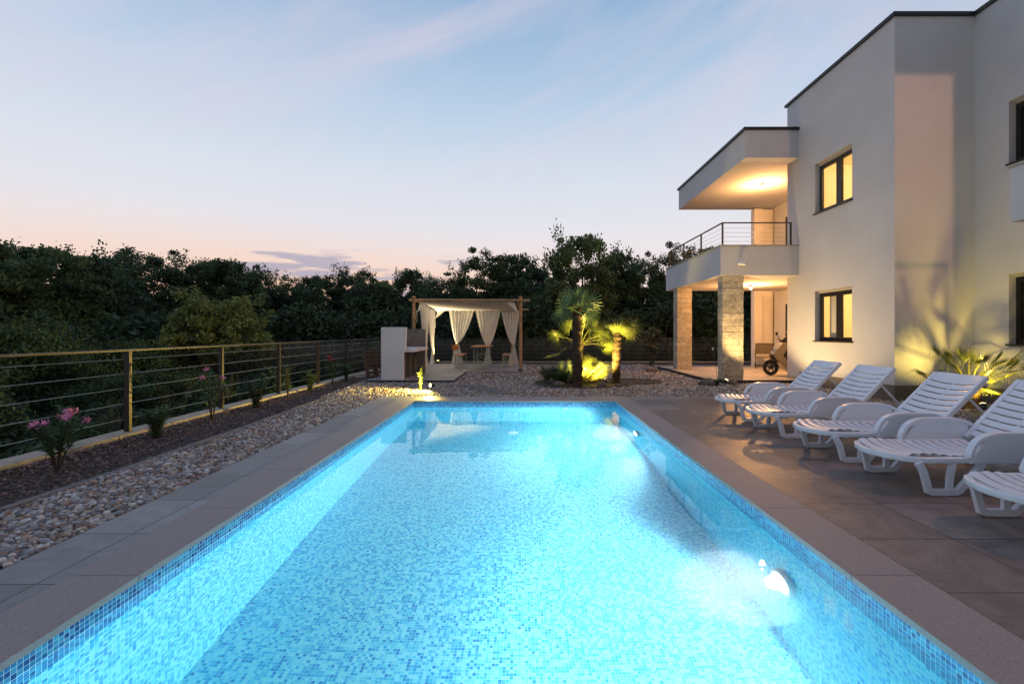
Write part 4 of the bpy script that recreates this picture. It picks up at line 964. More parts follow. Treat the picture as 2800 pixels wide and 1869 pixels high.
oleander((-5.15, 12.35, -.06), .74, 5, .14, 'upright oleander with a small crimson flower head', (RD, .4, 12), 11, 37, .024, .13, lc=(.08, .13, .045), bare=.3)
oleander((-5.10, 13.2, -.06), .52, 11, .2, 'dark small oleander nearest the wooden pallets', None, 12, 38, .02, .12, bare=.05)
oleander((-2.42, 10.85, -.03), .62, 4, .08, 'small bright lit leafy plant beside the starry spotlight', None, 11, 39, .035, .07, lc=(.16, .22, .05), bare=.05, name='young_shrub')
oleander((-2.5, 11.0, -.03), 1.12, 1, .14, 'single tall bare flower stalk above the bright lit plant', None, 8, 40, .02, .05, lc=(.12, .18, .05), bare=.55, name='flower_stalk', cat='plant')
oleander((5.02, 11.75, -.03), .20, 8, .13, 'small tuft of green leaves growing between garden rocks', None, 8, 41, .022, .09, lc=(.09, .14, .05), bare=.1, name='young_shrub')
oleander((5.15, 18.3, -.03), .30, 9, .2, 'tiny dark tufted shrub low on the soil by the rear fence', None, 8, 42, .02, .09, bare=.05, name='young_shrub')
for i, (x, y, r, lab) in enumerate([(4.82, 11.85, .19, 'dark rounded garden rock left of the small glowing spotlight'), (5.5, 11.95, .12, 'small brown garden rock right behind the small glowing spotlight'), (2.02, 11.45, .13, 'yellow lit rock lying by the spotlight in the palm bed'), (.95, 11.6, .13, 'dark rock at the left end of the palm bed'), (2.42, 11.42, .07, 'smallest bright rock next to the palm bed spotlight'), (4.5, 15.9, .16, 'half buried grey boulder beside the far stone pillar')]):
    v, f = ico(3); rg = np.random.default_rng(50 + i); v = v * (1 + .18 * np.sin(v[:, [0]] * 3 + i) + .1 * rg.normal(0, .3, (len(v), 1)) + .15 * np.sin(v[:, [1]] * 4 + 2 * i)) * r * np.array([1.2, .9, .62])
    b = MB(); b.add(v.tolist(), f.tolist()); o = b.build('garden_rock', M['rock'], smooth=True); o.location = (x, y, .03); tag(o, lab, 'rock')
# thin reed-like stake with a bud
t = thing('flower_stalk', 'thin leaning stalk with pale bud left of the near stone pillar', 'plant', (5.08, 11.8, 0))
b = MB(); b.tube([(0, 0, 0), (-.06, 0, .45), (-.14, 0, .95)], .006, 6); b.build('stem', M['brown'], t)
b = MB(); b.ball((-.14, 0, .93), .022, 8, 6, (1, 1, 1.8)); b.build('bud', M['lampoff'], t, smooth=True)

# ------------------------------------------------------------------ pergola with curtains
pg = thing('pergola', 'bamboo pole pergola with stretched cream canvas roof over the patio', 'pergola')
def bamboo(p0, p1, r, name='post', step=.32):
    p0, p1 = Vector(p0), Vector(p1); d = p1 - p0; l = d.length; n = max(2, int(l / step)); pts = []; rr = []
    for i in range(n + 1):
        c = p0 + d * i / n + Vector((random.uniform(-.008, .008), random.uniform(-.008, .008), 0)); e = d.normalized()
        pts += [c - e * .012, c, c + e * .012]; rr += [r, r * 1.13, r]
    b = MB(); b.tube(pts, rr, 12); o = b.build(name, M['bamboo'], pg, smooth=True)
    b = MB()
    for i in range(1, n): b.tube([pts[3 * i + 1] - d.normalized() * .003, pts[3 * i + 1] + d.normalized() * .003], r * 1.145, 12, cap=False)
    b.build('node', M['joint'], o)
XA, XB, YA, YB = -3.72, -.06, 15.6, 18.9
for x, y, z in ((XA, YA, 2.58), (XB, YA, 2.58), (XA, YB, 2.42), (XB, YB, 2.42)):
    bamboo((x, y, .06), (x, y, z), .058)
    b = MB(); b.tube([(x, y, .04), (x, y, .10)], .085, 14); b.build('post_shoe', M['steelfoot'], pg)
bamboo((XA - .12, YA - .10, 2.46), (XB + .30, YA - .10, 2.44), .045, 'beam'); bamboo((XA - .12, YB - .1, 2.30), (XB + .32, YB - .1, 2.29), .04, 'beam')
bamboo((XA + .09, YA - .2, 2.43), (XA + .09, YB + .2, 2.28), .042, 'beam'); bamboo((XB - .10, YA - .2, 2.43), (XB - .10, YB + .2, 2.28), .042, 'beam')
b = MB()
def roof(u, v):
    x = XA + .22 + (XB - XA - .42) * u; y = YA - .02 + (YB - YA - .06) * v; z = 2.41 + (2.255 - 2.41) * v
    e = (2 * u - 1) ** 2; f = (2 * v - 1) ** 2; z -= .10 * (1 - e) * (1 - f) + .0
    # hanging corners tied to the posts
    c = max(0, abs(2 * u - 1) - .86) / .14 * max(0, abs(2 * v - 1) - .7) / .3; z -= .10 * c * c
    return (x, y, z)
b.grid(roof, 24, 20); b.build('canvas_roof', M['canvas'], pg, smooth=True)
for x, y in ((XA + .22, YA), (XB - .2, YA), (XA + .22, YB - .06), (XB - .2, YB - .06)):
    s = 1 if x > -2 else -1; b = MB()
    b.add([(x, y, 2.40 if y < 17 else 2.26), (x - s * .32, y, 2.40 if y < 17 else 2.26), (x + s * .10, y, 2.05 if y < 17 else 1.92)], [(0, 1, 2)])
    b.build('corner_flap', M['canvas'], pg)
b = MB()
for x, y in ((XA + .1, YA), (XB - .08, YA - .02), (XA + .1, YB)):
    z = 2.1 if y < 17 else 1.95
    b.tube([(x, y, z), (x + .02, y - .03, z - .22), (x, y - .03, z - .42)], .008, 5); b.tube([(x, y, z), (x - .03, y - .03, z - .3)], .007, 5)
b.build('cord', M['rope'], pg)
def curtain(label, x0, x1, y, ztop, ztie, xt, zbot, folds, wb=.3, axis='x', tied=True):
    b = MB()
    def fn(u, v):
        z = ztop + (zbot - ztop) * v; kt = (z - ztie) / (ztop - ztie) if z > ztie else (ztie - z) / (ztie - zbot)
        if tied:
            if z > ztie: kk = max(0, kt) ** .62; a, c = xt + (x0 - xt) * kk - .035 * (1 - kk), xt + (x1 - xt) * kk + .035 * (1 - kk)
            else: kk = max(0, kt) ** .7; a, c = xt - .03 - wb * .5 * kk, xt + .03 + wb * .5 * kk
            amp = .012 + .03 * kk
        else: a, c = x0, x1; amp = .035
        p = a + (c - a) * u; off = amp * math.sin(u * folds * 2 * PI + .6 * math.sin(3 * v)) + amp * .4 * math.sin(u * folds * 5.3 + 2)
        return (p, y + off, z) if axis == 'x' else (y + off, p, z)
    b.grid(fn, 110, 46); o = b.build('curtain', M['sheer'], smooth=True); tag(o, label, 'curtain', 'sheer cream pergola curtains')
    if tied:
        k = MB(); c = (xt, y, ztie) if axis == 'x' else (y, xt, ztie); k.ball(c, .055, 12, 8, (1, 1, .8)); k.build('knot', M['canvas'], o, smooth=True)
    return o
curtain('sheer curtain knotted at its middle, left one of the three at the rear', -3.02, -1.98, 18.72, 2.24, .93, -2.68, .07, 7, .42)
curtain('sheer curtain tied behind the table, middle one of the three at the rear', -1.93, -.90, 18.72, 2.24, .80, -1.42, .05, 7, .26)
curtain('sheer curtain knotted low near the right bench, right one of the three', -.88, -.14, 18.72, 2.24, .84, -.36, .05, 6, .34)
curtain('pale sheer curtain on the left side of the pergola, nearer one', 16.1, 17.5, XA + .12, 2.34, .62, 17.0, .08, 8, .5, 'y')
curtain('yellow lit sheer curtain on the left side by the rear pergola post', 17.55, 18.75, XA + .12, 2.28, .62, 18.2, .08, 8, .5, 'y')

# ------------------------------------------------------------------ folding beer table and benches
t = thing('picnic_table', 'folding wooden table on green steel legs under the pergola', 'table', (-1.55, 17.65, .04))
b = MB(); b.box(-.36, .36, -.95, .95, .765, .80); b.build('tabletop', M['pine'], t, bevel=.006)
def folding_leg(t, y, w, h, sgn, splay=.0, m=None):
    b = MB(); m = m or M['green']
    b.tube([(-w, y, h), (-w, y, .0)], .014, 6); b.tube([(w, y, h), (w, y, 0)], .014, 6); b.tube([(-w, y, .12 * h), (w, y, .12 * h)], .01, 6)
    b.tube([(-w, y, .52 * h), (w, y, .10 * h)], .012, 6); b.tube([(0, y, .60 * h), (0, y + sgn * .42, h)], .01, 6)
    b.tube([(-w, y, .6 * h), (w, y, .6 * h)], .01, 6)
    return b.build('leg', m, t)
folding_leg(t, -.62, .26, .765, 1); folding_leg(t, .62, .26, .765, -1)
def bench(x, y, label, s):
    t = thing('picnic_bench', label, 'bench', (x, y, .04), 0, 'folding wooden benches with backrest under the pergola')
    b = MB(); b.box(-.14, .14, -.85, .85, .44, .468); b.build('seat', M['pine'], t, bevel=.005)
    b = MB(); mx = Matrix.Translation((s * .21, 0, .74)) @ Matrix.Rotation(s * .18, 4, 'Y'); b.box(-.011, .011, -.85, .85, -.11, .11, mx); b.build('backrest', M['pine'], t, bevel=.005)
    for yy, sg in ((-.6, 1), (.6, -1)):
        b = MB(); b.tube([(-.12, yy, .44), (-.12, yy, .26), (-.16, yy, 0)], .013, 6); b.tube([(.12, yy, .44), (.12, yy, .26), (.24 * 1, yy, 0)] if s > 0 else [(.12, yy, .44), (.12, yy, 0)], .013, 6); b.tube([(-.14, yy, .14), (.16, yy, .14)], .01, 6)
        b.tube([(0, yy, .3), (0, yy + sg * .3, .44)], .009, 6); b.tube([(-.12, yy, .34), (.12, yy, .1)], .009, 6)
        b.tube([(s * .12, yy, .44), (s * .185, yy, .50), (s * .215, yy, .62), (s * .235, yy, .84)], .012, 6); b.build('leg', M['green'], t)
    return t
bench(-2.38, 17.65, 'wooden bench with backrest standing left of the folding table', -1)
bench(-.62, 17.75, 'wooden bench with backrest standing right of the folding table', 1)

# ------------------------------------------------------------------ masonry barbecue
t = thing('barbecue', 'white and grey masonry barbecue with open firebox and lower shelves', 'barbecue', (0, 0, 0))
b = MB(); YN = 12.62
b.prism([(-3.92, .0), (-3.30, .0), (-3.30, .80), (-3.24, .84), (-3.22, 1.50), (-3.92, 1.50)], YN, YN + .12, 'y'); b.box(-3.92, -3.84, YN + .12, 14.6, .0, 1.50)
b.build('wall', M['bbqw'], t, bevel=.008)
b = MB(); b.box(-3.84, -3.10, 14.48, 14.6, .041, 1.46); b.build('side_wall', M['bbqg'], t, bevel=.006); b = MB(); b.box(-3.84, -3.42, 13.12, 13.20, .90, 1.46); b.build('flue_wall', M['bbqg'], t, bevel=.006)
b = MB(); b.box(-3.84, -3.05, YN + .121, 14.72, .80, .90); b.build('worktop', M['bbqw'], t, bevel=.008)
b = MB(); b.box(-3.84, -3.34, 13.0, 13.06, .041, .80); b.build('partition', M['bbqg'], t); b = MB(); b.box(-3.84, -3.34, 13.62, 13.70, .041, .80); b.build('partition', M['bbqg'], t)
b = MB(); b.box(-3.83, -3.46, YN + .122, 13.118, .901, 1.12); b.box(-3.83, -3.42, YN + .122, 13.118, 1.13, 1.20); b.build('firebrick', M['brick'], t)
b = MB(); b.box(-3.80, -3.28, YN + .122, 14.47, .03 + .012, .06); b.build('base_slab', M['bbqg'], t)
b = MB(); b.tube([(-3.06, 13.35, .86), (-3.0, 13.35, .86), (-3.0, 13.35, .78)], .012, 8); b.build('tap', M['chrome'], t)
# pallets leaning on the barbecue
def pallet(loc, rot, label):
    t = thing('wooden_pallet', label, 'pallet', loc, 0, 'wooden pallets leaning beside the barbecue'); t.rotation_euler = rot; t.scale = (.78, .78, .85)
    b = MB()
    for i in range(7): b.box(-.4, .4, i * .165, i * .165 + .09, .10, .122)
    b.build('deck_boards', M['pallet'], t)
    b = MB()
    for x in (-.4, -.05, .30): b.box(x, x + .1, 0, 1.08, .022, .099)
    b.build('bearers', M['pallet'], t)
    b = MB()
    for y in (0, .5, .99): b.box(-.4, .4, y, y + .09, 0, .021)
    b.build('base_boards', M['pallet'], t)
pallet((-4.45, 13.75, -.02), (R_(76), 0, R_(55)), 'front wooden pallet leaning upright by the white barbecue')
pallet((-4.25, 13.95, -.02), (R_(78), 0, R_(55)), 'rear wooden pallet pressed against the barbecue back wall')

# ------------------------------------------------------------------ electric scooter on the porch
SX, SY, SZ = 7.46, 13.67, .068
t = thing('scooter', 'beige electric scooter parked on the porch, front half showing', 'scooter', (SX, SY, SZ))
def wheel(x, r=.235):
    b = MB(); b.ring((x, 0, r), r - .05, .05, 'y', 36, 10); w = b.build('wheel', M['tyre'], t, smooth=True)
    b = MB(); b.ring((x, 0, r), r - .095, .016, 'y', 30, 6); b.tube([(x, -.05, r), (x, .05, r)], .05, 14)
    for k in range(5):
        a = k * 2 * PI / 5 + .3; b.tube([(x, 0, r), (x + math.cos(a) * (r - .10), 0, r + math.sin(a) * (r - .10))], .014, 6)
    b.build('rim', M['black'], w)
wheel(0); wheel(1.28)
def curve(pts, n=6):
    o = []; P = [Vector(p) for p in pts]; P = [2 * P[0] - P[1]] + P + [2 * P[-1] - P[-2]]
    for i in range(1, len(P) - 2):
        for k in range(n):
            s = k / n; a, b_, c, d = P[i - 1], P[i], P[i + 1], P[i + 2]
            o.append(tuple(.5 * ((2 * b_) + (c - a) * s + (2 * a - 5 * b_ + 4 * c - d) * s * s + (3 * b_ - a - 3 * c + d) * s ** 3)))
    o.append(tuple(P[-2])); return o
# body shell: outer and inner line of the "leg shield" bend, then floor and tail
b = MB(); outer = curve([(.42, 1.0), (.31, .98), (.18, .84), (.05, .69), (.03, .60), (.13, .46), (.30, .30), (.47, .14), (.58, .10), (.9, .10), (1.05, .30), (1.40, .62), (1.62, .68)])
inner = curve([(1.60, .78), (1.2, .78), (1.0, .74), (.90, .54), (.84, .30), (.66, .24), (.56, .29), (.36, .54), (.34, .62), (.44, .80), (.54, .98)])
b.prism(outer + inner, -.13, .13, 'y'); b.build('body', M['scoot'], t, bevel=.025)
b = MB(); b.prism([(.10, .56), (-.02, .62), (.02, .50), (.16, .40), (.24, .38)], -.085, .085, 'y'); b.prism([(.56, 1.0), (.47, .8), (.37, .62), (.40, .54), (.46, .60), (.62, .96)], -.10, .10, 'y'); b.build('leg_shield', M['black'], t, bevel=.01)
b = MB(); b.prism(rounded([(-.20, .44), (-.05, .50), (.15, .46), (.14, .43), (-.05, .475), (-.19, .42)], .02), -.06, .06, 'y'); b.build('fender', M['scoot'], t, bevel=.008)
b = MB()
for s in (-1, 1): b.tube([(0, s * .075, .235), (.10, s * .07, .45), (.17, s * .05, .58)], .018, 8)
b.build('fork', M['black'], t)
b = MB(); b.ball((.115, 0, .76), .085, 14, 10, (.6, .9, 1.2)); b.build('headlight', M['chrome'], t, smooth=True)
b = MB(); b.prism(rounded([(.34, 1.0), (.28, 1.05), (.36, 1.14), (.46, 1.14), (.54, 1.05), (.52, 1.0)], .02), -.10, .10, 'y'); b.tube([(.40, -.33, 1.09), (.38, 0, 1.06), (.40, .33, 1.09)], .017, 8)
b.tube([(.38, -.20, 1.08), (.22, -.27, 1.08)], .009, 6); b.build('handlebar', M['black'], t, bevel=.006)
for s in (-1, 1):
    b = MB(); b.tube([(.38, s * .2, 1.09), (.34, s * .26, 1.20)], .009, 6); b.ball((.33, s * .27, 1.26), .055, 12, 8, (.6, 1, 1.1)); b.build('mirror', M['black'], t, smooth=True)
b = MB(); b.prism(rounded([(.86, .73), (.9, .80), (1.2, .82), (1.58, .84), (1.62, .75)], .03), -.13, .13, 'y'); b.build('seat', M['black'], t, bevel=.02)
# ------------------------------------------------------------------ garden chair
t = thing('garden_chair', 'brown metal armchair with dark mesh sling on the porch', 'chair', (8.66, 16.3, .068), R_(-28))
b = MB()
for s in (-1, 1):
    x = s * .28
    b.tube([(x, -.26, 0), (x, -.26, .42), (x, -.25, .60), (x, -.18, .655), (x, .05, .65), (x, .24, .62)], .013, 8)
    b.tube([(x * .98, .24, .0), (x * .98, .22, .42), (x * .98, .30, .88)], .013, 8); b.tube([(x, -.25, .41), (x, .23, .39)], .012, 8)
b.tube([(-.28, -.25, .41), (.28, -.25, .41)], .012, 8); b.tube([(-.28, .30, .88), (0, .31, .885), (.28, .30, .88)], .013, 8); b.tube([(-.28, .22, .40), (.28, .22, .40)], .012, 8)
b.build('frame', M['brown'], t)
b = MB(); b.grid(lambda u, v: (-.265 + .53 * u, -.24 + .46 * v, .415 - .02 * math.sin(PI * v)), 4, 6); b.build('seat', M['mesh'], t)
b = MB(); b.grid(lambda u, v: (-.265 + .53 * u, .225 + .075 * v + .015 * math.sin(PI * u), .50 + .38 * v), 6, 4); b.build('backrest', M['mesh'], t)

# ------------------------------------------------------------------ trees and hedgerow
def leafcloud(cen, sizes, cols, elong=1.6):
    n = len(cen); d = RNG.normal(0, 1, (n, 3)); d /= np.linalg.norm(d, axis=1)[:, None]; e = np.cross(d, RNG.normal(0, 1, (n, 3))); e /= np.linalg.norm(e, axis=1)[:, None]
    s = sizes[:, None]; a = d * s * elong * .5; c = e * s * .5; k = .15
    V = np.stack([cen - a, cen + c - a * k, cen + a, cen - c - a * k], 1).reshape(-1, 3); F = np.arange(4 * n).reshape(-1, 4)
    C = np.repeat(cols[:, None], 4, 1).reshape(-1, 3); return V, F, C
def crown_pts(H, R, nclump, per, base=.22, seed=0, clump_r=.17, sprigs=14):
    rg = np.random.default_rng(seed); cen = []; shade = []
    cz = H * (1 + base) / 2; hz = H * (1 - base) / 2
    lob = [(rg.normal(0, 1, 3), rg.uniform(.1, .28)) for _ in range(7)]
    for i in range(nclump):
        d = rg.normal(0, 1, 3); d /= np.linalg.norm(d)
        k = .80 + sum(a * max(0, float(d @ (l / np.linalg.norm(l)))) ** 6 for l, a in lob); k *= rg.uniform(.72, 1.0) if rg.random() < .75 else rg.uniform(.3, .8)
        c = np.array([d[0] * R * k, d[1] * R * k, cz + d[2] * hz * k]); r = R * clump_r * rg.uniform(.6, 1.3)
        q = rg.normal(0, 1, (per, 3)); q /= np.linalg.norm(q, axis=1)[:, None]; q *= (rg.uniform(0, 1, (per, 1)) ** .5) * r * np.array([1.15, 1.15, .7])
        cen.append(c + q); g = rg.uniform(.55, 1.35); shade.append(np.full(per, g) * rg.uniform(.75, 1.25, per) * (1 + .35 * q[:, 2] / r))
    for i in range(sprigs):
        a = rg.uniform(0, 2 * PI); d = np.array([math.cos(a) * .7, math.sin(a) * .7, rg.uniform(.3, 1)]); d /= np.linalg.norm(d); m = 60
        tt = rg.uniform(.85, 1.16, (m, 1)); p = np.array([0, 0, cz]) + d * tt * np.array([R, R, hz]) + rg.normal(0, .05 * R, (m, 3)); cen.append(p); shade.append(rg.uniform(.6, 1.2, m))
    return np.concatenate(cen), np.concatenate(shade)
def tree(name, label, cat, loc, H, R, col, nclump=85, per=100, leaf=.15, base=.2, seed=0, trunk=.14, proto=None, group=None, rz=0, clump_r=.2):
    if proto:
        t = copy_tree(proto); t.location = loc; t.rotation_euler = (0, 0, rz); t['label'] = label
        t.scale = (R / proto['r0'], R / proto['r0'], H / proto['h0']); return t
    t = thing(name, label, cat, loc, rz, group); t['r0'] = R; t['h0'] = H
    c, s = crown_pts(H, R, nclump, per, base, seed, clump_r)
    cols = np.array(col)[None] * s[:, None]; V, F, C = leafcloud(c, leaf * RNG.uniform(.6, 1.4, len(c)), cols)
    np_mesh('crown', V, F, C, M['leaf'], t)
    b = MB(); rg = random.Random(seed)
    b.tube([(0, 0, -.3), (.05, 0, H * .2), (-.04, .03, H * .45), (0, 0, H * .75)], [trunk, trunk * .8, trunk * .55, trunk * .2], 8)
    for k in range(7):
        a = rg.uniform(0, 6.28); z = H * rg.uniform(.12, .5); l = R * rg.uniform(.5, .85); b.tube([(0, 0, z), (math.cos(a) * l * .5, math.sin(a) * l * .5, z + H * .16), (math.cos(a) * l, math.sin(a) * l, z + H * .30)], [trunk * .45, trunk * .3, trunk * .1], 6)
    b.build('trunk', M['bark'], t)
    return t
DG = (.074, .118, .052); MG = (.030, .050, .018)
GRP = 'trees of the dark wood beyond the fences'
protos = [tree('broadleaf_tree', '-', 'tree', (0, 0, -40), 7.5, 2.4, DG, 95, 110, .15, .12, 100 + i, group=GRP) for i in range(0)]
TL = [(-18.4, 15.5, 5.4, 2.4, 'dark tree at the extreme left edge of the photo, closest of the wood'),
 (-18.7, 17.5, 5.9, 2.6, 'dark tree second from the left edge, taller than its left neighbour'),
 (-19.6, 20, 6.1, 2.5, 'dark tree third from the left edge, with rounded shoulder dropping rightwards'),
 (-21.7, 23, 6.2, 2.2, 'dark tree at the first dip of the skyline, left side'),
 (-25.2, 29, 7.1, 2.6, 'dark tree just right of the first dip in the left skyline'),
 (-23.5, 30, 7.7, 2.9, 'domed dark tree, highest of the left skyline after the dip'),
 (-22.3, 32, 7.8, 2.6, 'dark tree with flat dome right of the highest left one'),
 (-19.6, 31, 7.1, 2.4, 'dark tree above the left side of the pale green bush'),
 (-20.0, 34, 7.2, 2.0, 'dark tree with ragged right edge beside the sunset gap'),
 (-20.6, 40, 6.7, 2.2, 'low dark tree in the gap where the sunset glows'),
 (-17.5, 38, 7.4, 2.5, 'dark tree directly right of the sunset gap'),
 (-14.9, 40, 8.2, 2.4, 'round topped dark tree under the small mauve clouds'),
 (-11.3, 36, 6.7, 2.1, 'low dark tree between round topped tree and the barbecue'),
 (-9.4, 39, 7.6, 2.1, 'dark tree with thin ragged top above the barbecue'),
 (-6.3, 36, 6.9, 2.6, 'low dark tree directly behind the left part of the pergola'),
 (-3.3, 33, 7.9, 2.5, 'dark tree rising behind the middle of the pergola'),
 (-.9, 34, 8.6, 2.6, 'dark tree rising behind the right end of the pergola'),
 (1.6, 36, 8.2, 2.3, 'dark tree just left of the tallest one, behind the palms'),
 (3.6, 27, 8.6, 2.3, 'tallest tree of the wood, rising above the tall palm'),
 (6.4, 31, 7.7, 2.1, 'dark tree right of the tallest one'),
 (8.7, 33, 8.0, 1.9, 'dark tree left of the balcony end, with ragged top'),
 (10.2, 31, 7.9, 1.9, 'dark tree seen past the left end of the balcony'),
 (11.3, 28, 7.9, 2.0, 'tree with open top showing through the balcony railing'),
 (15.2, 33, 8.0, 2.6, 'dark tree behind the far stone pillar of the house'),
 (17.6, 32, 7.4, 2.6, 'dark tree seen between the two stone pillars')]
protos = []
for i, (x, y, H, R, lab) in enumerate(TL):
    if i < 6:
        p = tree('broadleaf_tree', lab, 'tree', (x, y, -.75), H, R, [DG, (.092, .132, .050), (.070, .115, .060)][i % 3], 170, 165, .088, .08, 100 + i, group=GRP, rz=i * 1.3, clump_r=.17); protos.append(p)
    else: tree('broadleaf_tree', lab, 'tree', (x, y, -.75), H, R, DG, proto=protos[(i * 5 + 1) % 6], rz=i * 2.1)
# second row, darker, the mass of the wood between and below the crowns: reads as one
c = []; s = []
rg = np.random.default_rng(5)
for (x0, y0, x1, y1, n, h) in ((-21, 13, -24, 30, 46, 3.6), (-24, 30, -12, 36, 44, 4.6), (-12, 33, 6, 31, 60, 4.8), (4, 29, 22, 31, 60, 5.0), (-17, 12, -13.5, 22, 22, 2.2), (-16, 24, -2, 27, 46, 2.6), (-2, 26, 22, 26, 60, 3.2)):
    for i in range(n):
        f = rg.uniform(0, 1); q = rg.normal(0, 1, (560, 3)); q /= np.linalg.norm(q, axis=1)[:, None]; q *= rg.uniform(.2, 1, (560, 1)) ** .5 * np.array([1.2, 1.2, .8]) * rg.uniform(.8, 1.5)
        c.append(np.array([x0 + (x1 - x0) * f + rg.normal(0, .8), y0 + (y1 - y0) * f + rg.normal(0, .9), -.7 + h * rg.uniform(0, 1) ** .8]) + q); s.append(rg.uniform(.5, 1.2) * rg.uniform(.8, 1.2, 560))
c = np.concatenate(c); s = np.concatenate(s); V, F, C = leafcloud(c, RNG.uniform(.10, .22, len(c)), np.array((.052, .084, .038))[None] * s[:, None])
o = np_mesh('woodland', V, F, C, M['leaf']); tag(o, 'dark mass of the wood filling in below the tree crowns', 'woodland', kind='stuff')
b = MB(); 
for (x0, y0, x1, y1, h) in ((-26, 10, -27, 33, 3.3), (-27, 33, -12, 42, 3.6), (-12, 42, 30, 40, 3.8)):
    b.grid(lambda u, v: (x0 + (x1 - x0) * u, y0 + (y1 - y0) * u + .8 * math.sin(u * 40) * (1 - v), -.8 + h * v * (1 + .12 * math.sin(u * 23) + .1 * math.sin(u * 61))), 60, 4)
tag(b.build('woodland', simple('wood_shadow', (.010, .015, .008), 1, noise=.5, nscale=3)), 'near-black backdrop sheets, coloured as the shade inside the wood behind the trunks', 'woodland', kind='stuff')  # backdrop sheets with the wood's inner shade put into their colour
# slim bare trunks at the edge of the wood behind the palms
for i, (x, y, lab) in enumerate([(7.2, 24.2, 'thin bare leaning trunk right of the small palm'), (8.6, 24.6, 'forked thin bare trunk farther right behind the rear fence'), (-14.2, 21.5, 'thin pale branches at the wood edge left of the pale bush')]):
    t = thing('bare_sapling', lab, 'tree', (x, y, -.75)); b = MB(); rr = random.Random(i)
    for k in range(3):
        a = rr.uniform(-.5, .5); b.tube([(0, 0, 0), (a * .7, 0, 1.3), (a * 1.6, .1, 2.5), (a * 2.4 + rr.uniform(-.3, .3), .2, 3.7)], [.045, .035, .025, .01], 6)
    b.build('trunk', M['bark'], t)
# bushes just outside the fence
tree('bush', 'large yellowish green bush standing alone behind the left fence', 'bush', (-10.4, 15.6, -.75), 3.75, 1.6, (.19, .22, .065), 150, 140, .075, .0, 201, .05)
BU = [(-9.6, 6.6, 1.7, 1.7, 'leafy dark bush behind the fence at the left photo edge'), (-12.2, 10.2, 2.5, 1.9, 'dark rounded bush low behind the fence left of the nearest post'), (-12.0, 13.2, 2.0, 1.7, 'dark bush touching the left side of the pale green bush'), (-8.6, 10.6, 1.3, 1.3, 'low leafy bush right behind the nearest fence post'), (-14.5, 8.4, 3.6, 2.2, 'tall shadowed bush rising at the left edge below the trees')]
bp_ = None
for i, (x, y, H, R, lab) in enumerate(BU):
    if bp_ is None: bp_ = tree('bush', lab, 'bush', (x, y, -.75), H, R, (.055, .092, .034), 190, 230, .042, .0, 301, .04, group='dark bushes behind the left fence')
    else: tree('bush', lab, 'bush', (x, y, -.75), H, R, DG, proto=bp_, rz=i * 1.7)
tree('bush', 'round green bush behind the rear fence, right of the near pillar', 'bush', (11.3, 22.6, -.75), 2.6, 1.1, (.05, .075, .025), 60, 90, .09, .0, 401, .04)
tree('bush', 'loose green bush behind the rear fence between the stone pillars', 'bush', (9.2, 22.4, -.75), 3.0, 1.0, (.04, .062, .022), 60, 80, .09, .0, 402, .04)
tree('olive_sapling', 'small grey green olive sapling in the soil before the rear fence', 'tree', (5.05, 17.7, -.03), 1.45, .42, (.10, .11, .075), 40, 60, .05, .38, 403, .02)
# brambles and undergrowth along the outside of the left fence
n = 125000; x = -5.75 - RNG.uniform(0, 1, n) ** 1.2 * 8.5; y = RNG.uniform(.5, 21, n)
hh = .05 + .32 * np.sin(x * 1.3 + 1.2 * np.sin(y * .9)) * np.sin(y * 1.1) + .25 * np.sin(x * 3.1 + y * 2.3) + .04 * (-x - 5.7) + .10 * np.sin(y * .45 + 1)
z = -.75 + np.clip(.50 + hh, .1, 1.4) * RNG.uniform(.35, 1.0, n)
g = (.45 + .8 * (np.sin(x * 2.3 + y) * np.sin(y * 3.1 - x) * .5 + .5)) * RNG.uniform(.7, 1.3, n)
V, F, C = leafcloud(np.stack([x, y, z], 1), RNG.uniform(.05, .11, n), np.array((.050, .085, .034))[None] * g[:, None])
o = np_mesh('undergrowth', V, F, C, M['leaf']); tag(o, 'dense dark brambles and weeds growing outside the left fence', 'undergrowth', kind='stuff')
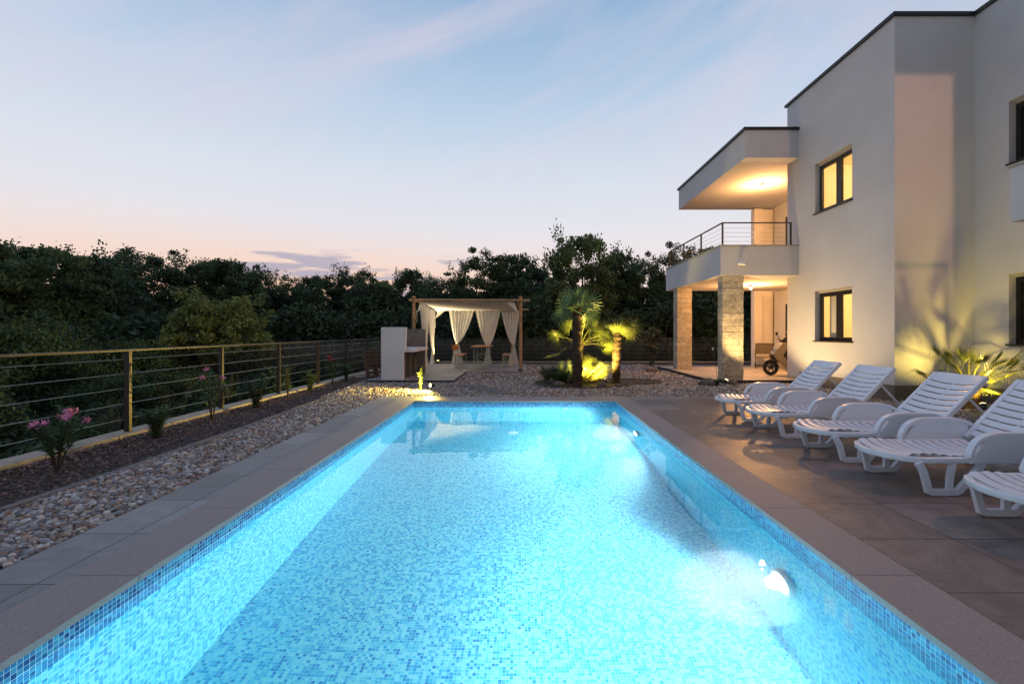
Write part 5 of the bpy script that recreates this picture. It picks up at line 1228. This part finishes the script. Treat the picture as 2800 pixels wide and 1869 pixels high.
# tall dry grass
def grass(n, xf, yf, h0, h1, name, label):
    x = xf(n); y = yf(n); h = RNG.uniform(h0, h1, n); lean = RNG.normal(0, .28, (n, 2)); w = RNG.uniform(.003, .008, n)
    a = RNG.uniform(0, PI, n); dx, dy = np.cos(a) * w, np.sin(a) * w; z0 = np.full(n, -.75)
    p0 = np.stack([x - dx, y - dy, z0], 1); p1 = np.stack([x + dx, y + dy, z0], 1)
    mx_, my_ = x + lean[:, 0] * h * .5, y + lean[:, 1] * h * .5; tx, ty = x + lean[:, 0] * h * 1.5, y + lean[:, 1] * h * 1.5
    p2 = np.stack([mx_ + dx * .8, my_ + dy * .8, z0 + h * .62], 1); p3 = np.stack([mx_ - dx * .8, my_ - dy * .8, z0 + h * .62], 1)
    hd = RNG.uniform(0, 1, n) < .45; ww = np.where(hd, 2.4, .3)
    p4 = np.stack([tx + dx * ww, ty + dy * ww, z0 + h], 1); p5 = np.stack([tx - dx * ww, ty - dy * ww, z0 + h], 1)
    V = np.stack([p0, p1, p2, p3, p4, p5], 1).reshape(-1, 3); o = (np.arange(n) * 6)[:, None]
    F = np.concatenate([o + np.array([0, 1, 2, 3]), o + np.array([3, 2, 4, 5])], 0)
    lo_ = np.array((.022, .034, .013)); hi = np.array((.15, .145, .10)); k = RNG.uniform(.6, 1.2, (n, 1, 1))
    C = np.stack([lo_, lo_, (lo_ + hi) / 2, (lo_ + hi) / 2, hi, hi], 0)[None] * k
    ob = np_mesh(name, V, F, C.reshape(-1, 3), M['grass']); tag(ob, label, 'grass', kind='stuff')
grass(15000, lambda n: RNG.uniform(-13, -5.8, n), lambda n: RNG.uniform(14.5, 26, n), .6, 1.75, 'tall_grass', 'tall dry pale grass behind the left fence and barbecue')
grass(16000, lambda n: RNG.uniform(-7, 16, n), lambda n: 21.2 + RNG.uniform(0, 1, n) ** 1.5 * 4, .5, 1.85, 'tall_grass', 'tall dry grass beyond the rear fence behind the pergola')
for x, y, h, lab, s_ in [(-6.3, 8.2, 1.25, 'spindly weeds reaching through the fence wires at the second post', 61), (-6.2, 9.4, 1.3, 'tall willowy weeds behind the wires between second and third post', 62), (-6.1, 6.9, 1.0, 'wispy green weed outside the fence by the nearest post', 63)]:
    oleander((x, y, -.7), h, 9, .4, lab, None, 12, s_, .014, .10, lc=(.06, .08, .03), bare=.3, name='tall_weed', cat='weed')

# ------------------------------------------------------------------ render settings
SC.render.engine = 'CYCLES'
cy = SC.cycles
cy.max_bounces = 10; cy.diffuse_bounces = 4; cy.glossy_bounces = 4; cy.transmission_bounces = 8; cy.transparent_max_bounces = 16
cy.caustics_refractive = True; cy.caustics_reflective = False; cy.sample_clamp_indirect = 4; cy.sample_clamp_direct = 0
cy.use_denoising = True
try: cy.denoiser = 'OPENIMAGEDENOISE'; cy.denoising_input_passes = 'RGB_ALBEDO_NORMAL'
except Exception: pass
SC.view_settings.view_transform = 'Standard'; SC.view_settings.look = 'None'; SC.view_settings.exposure = 0
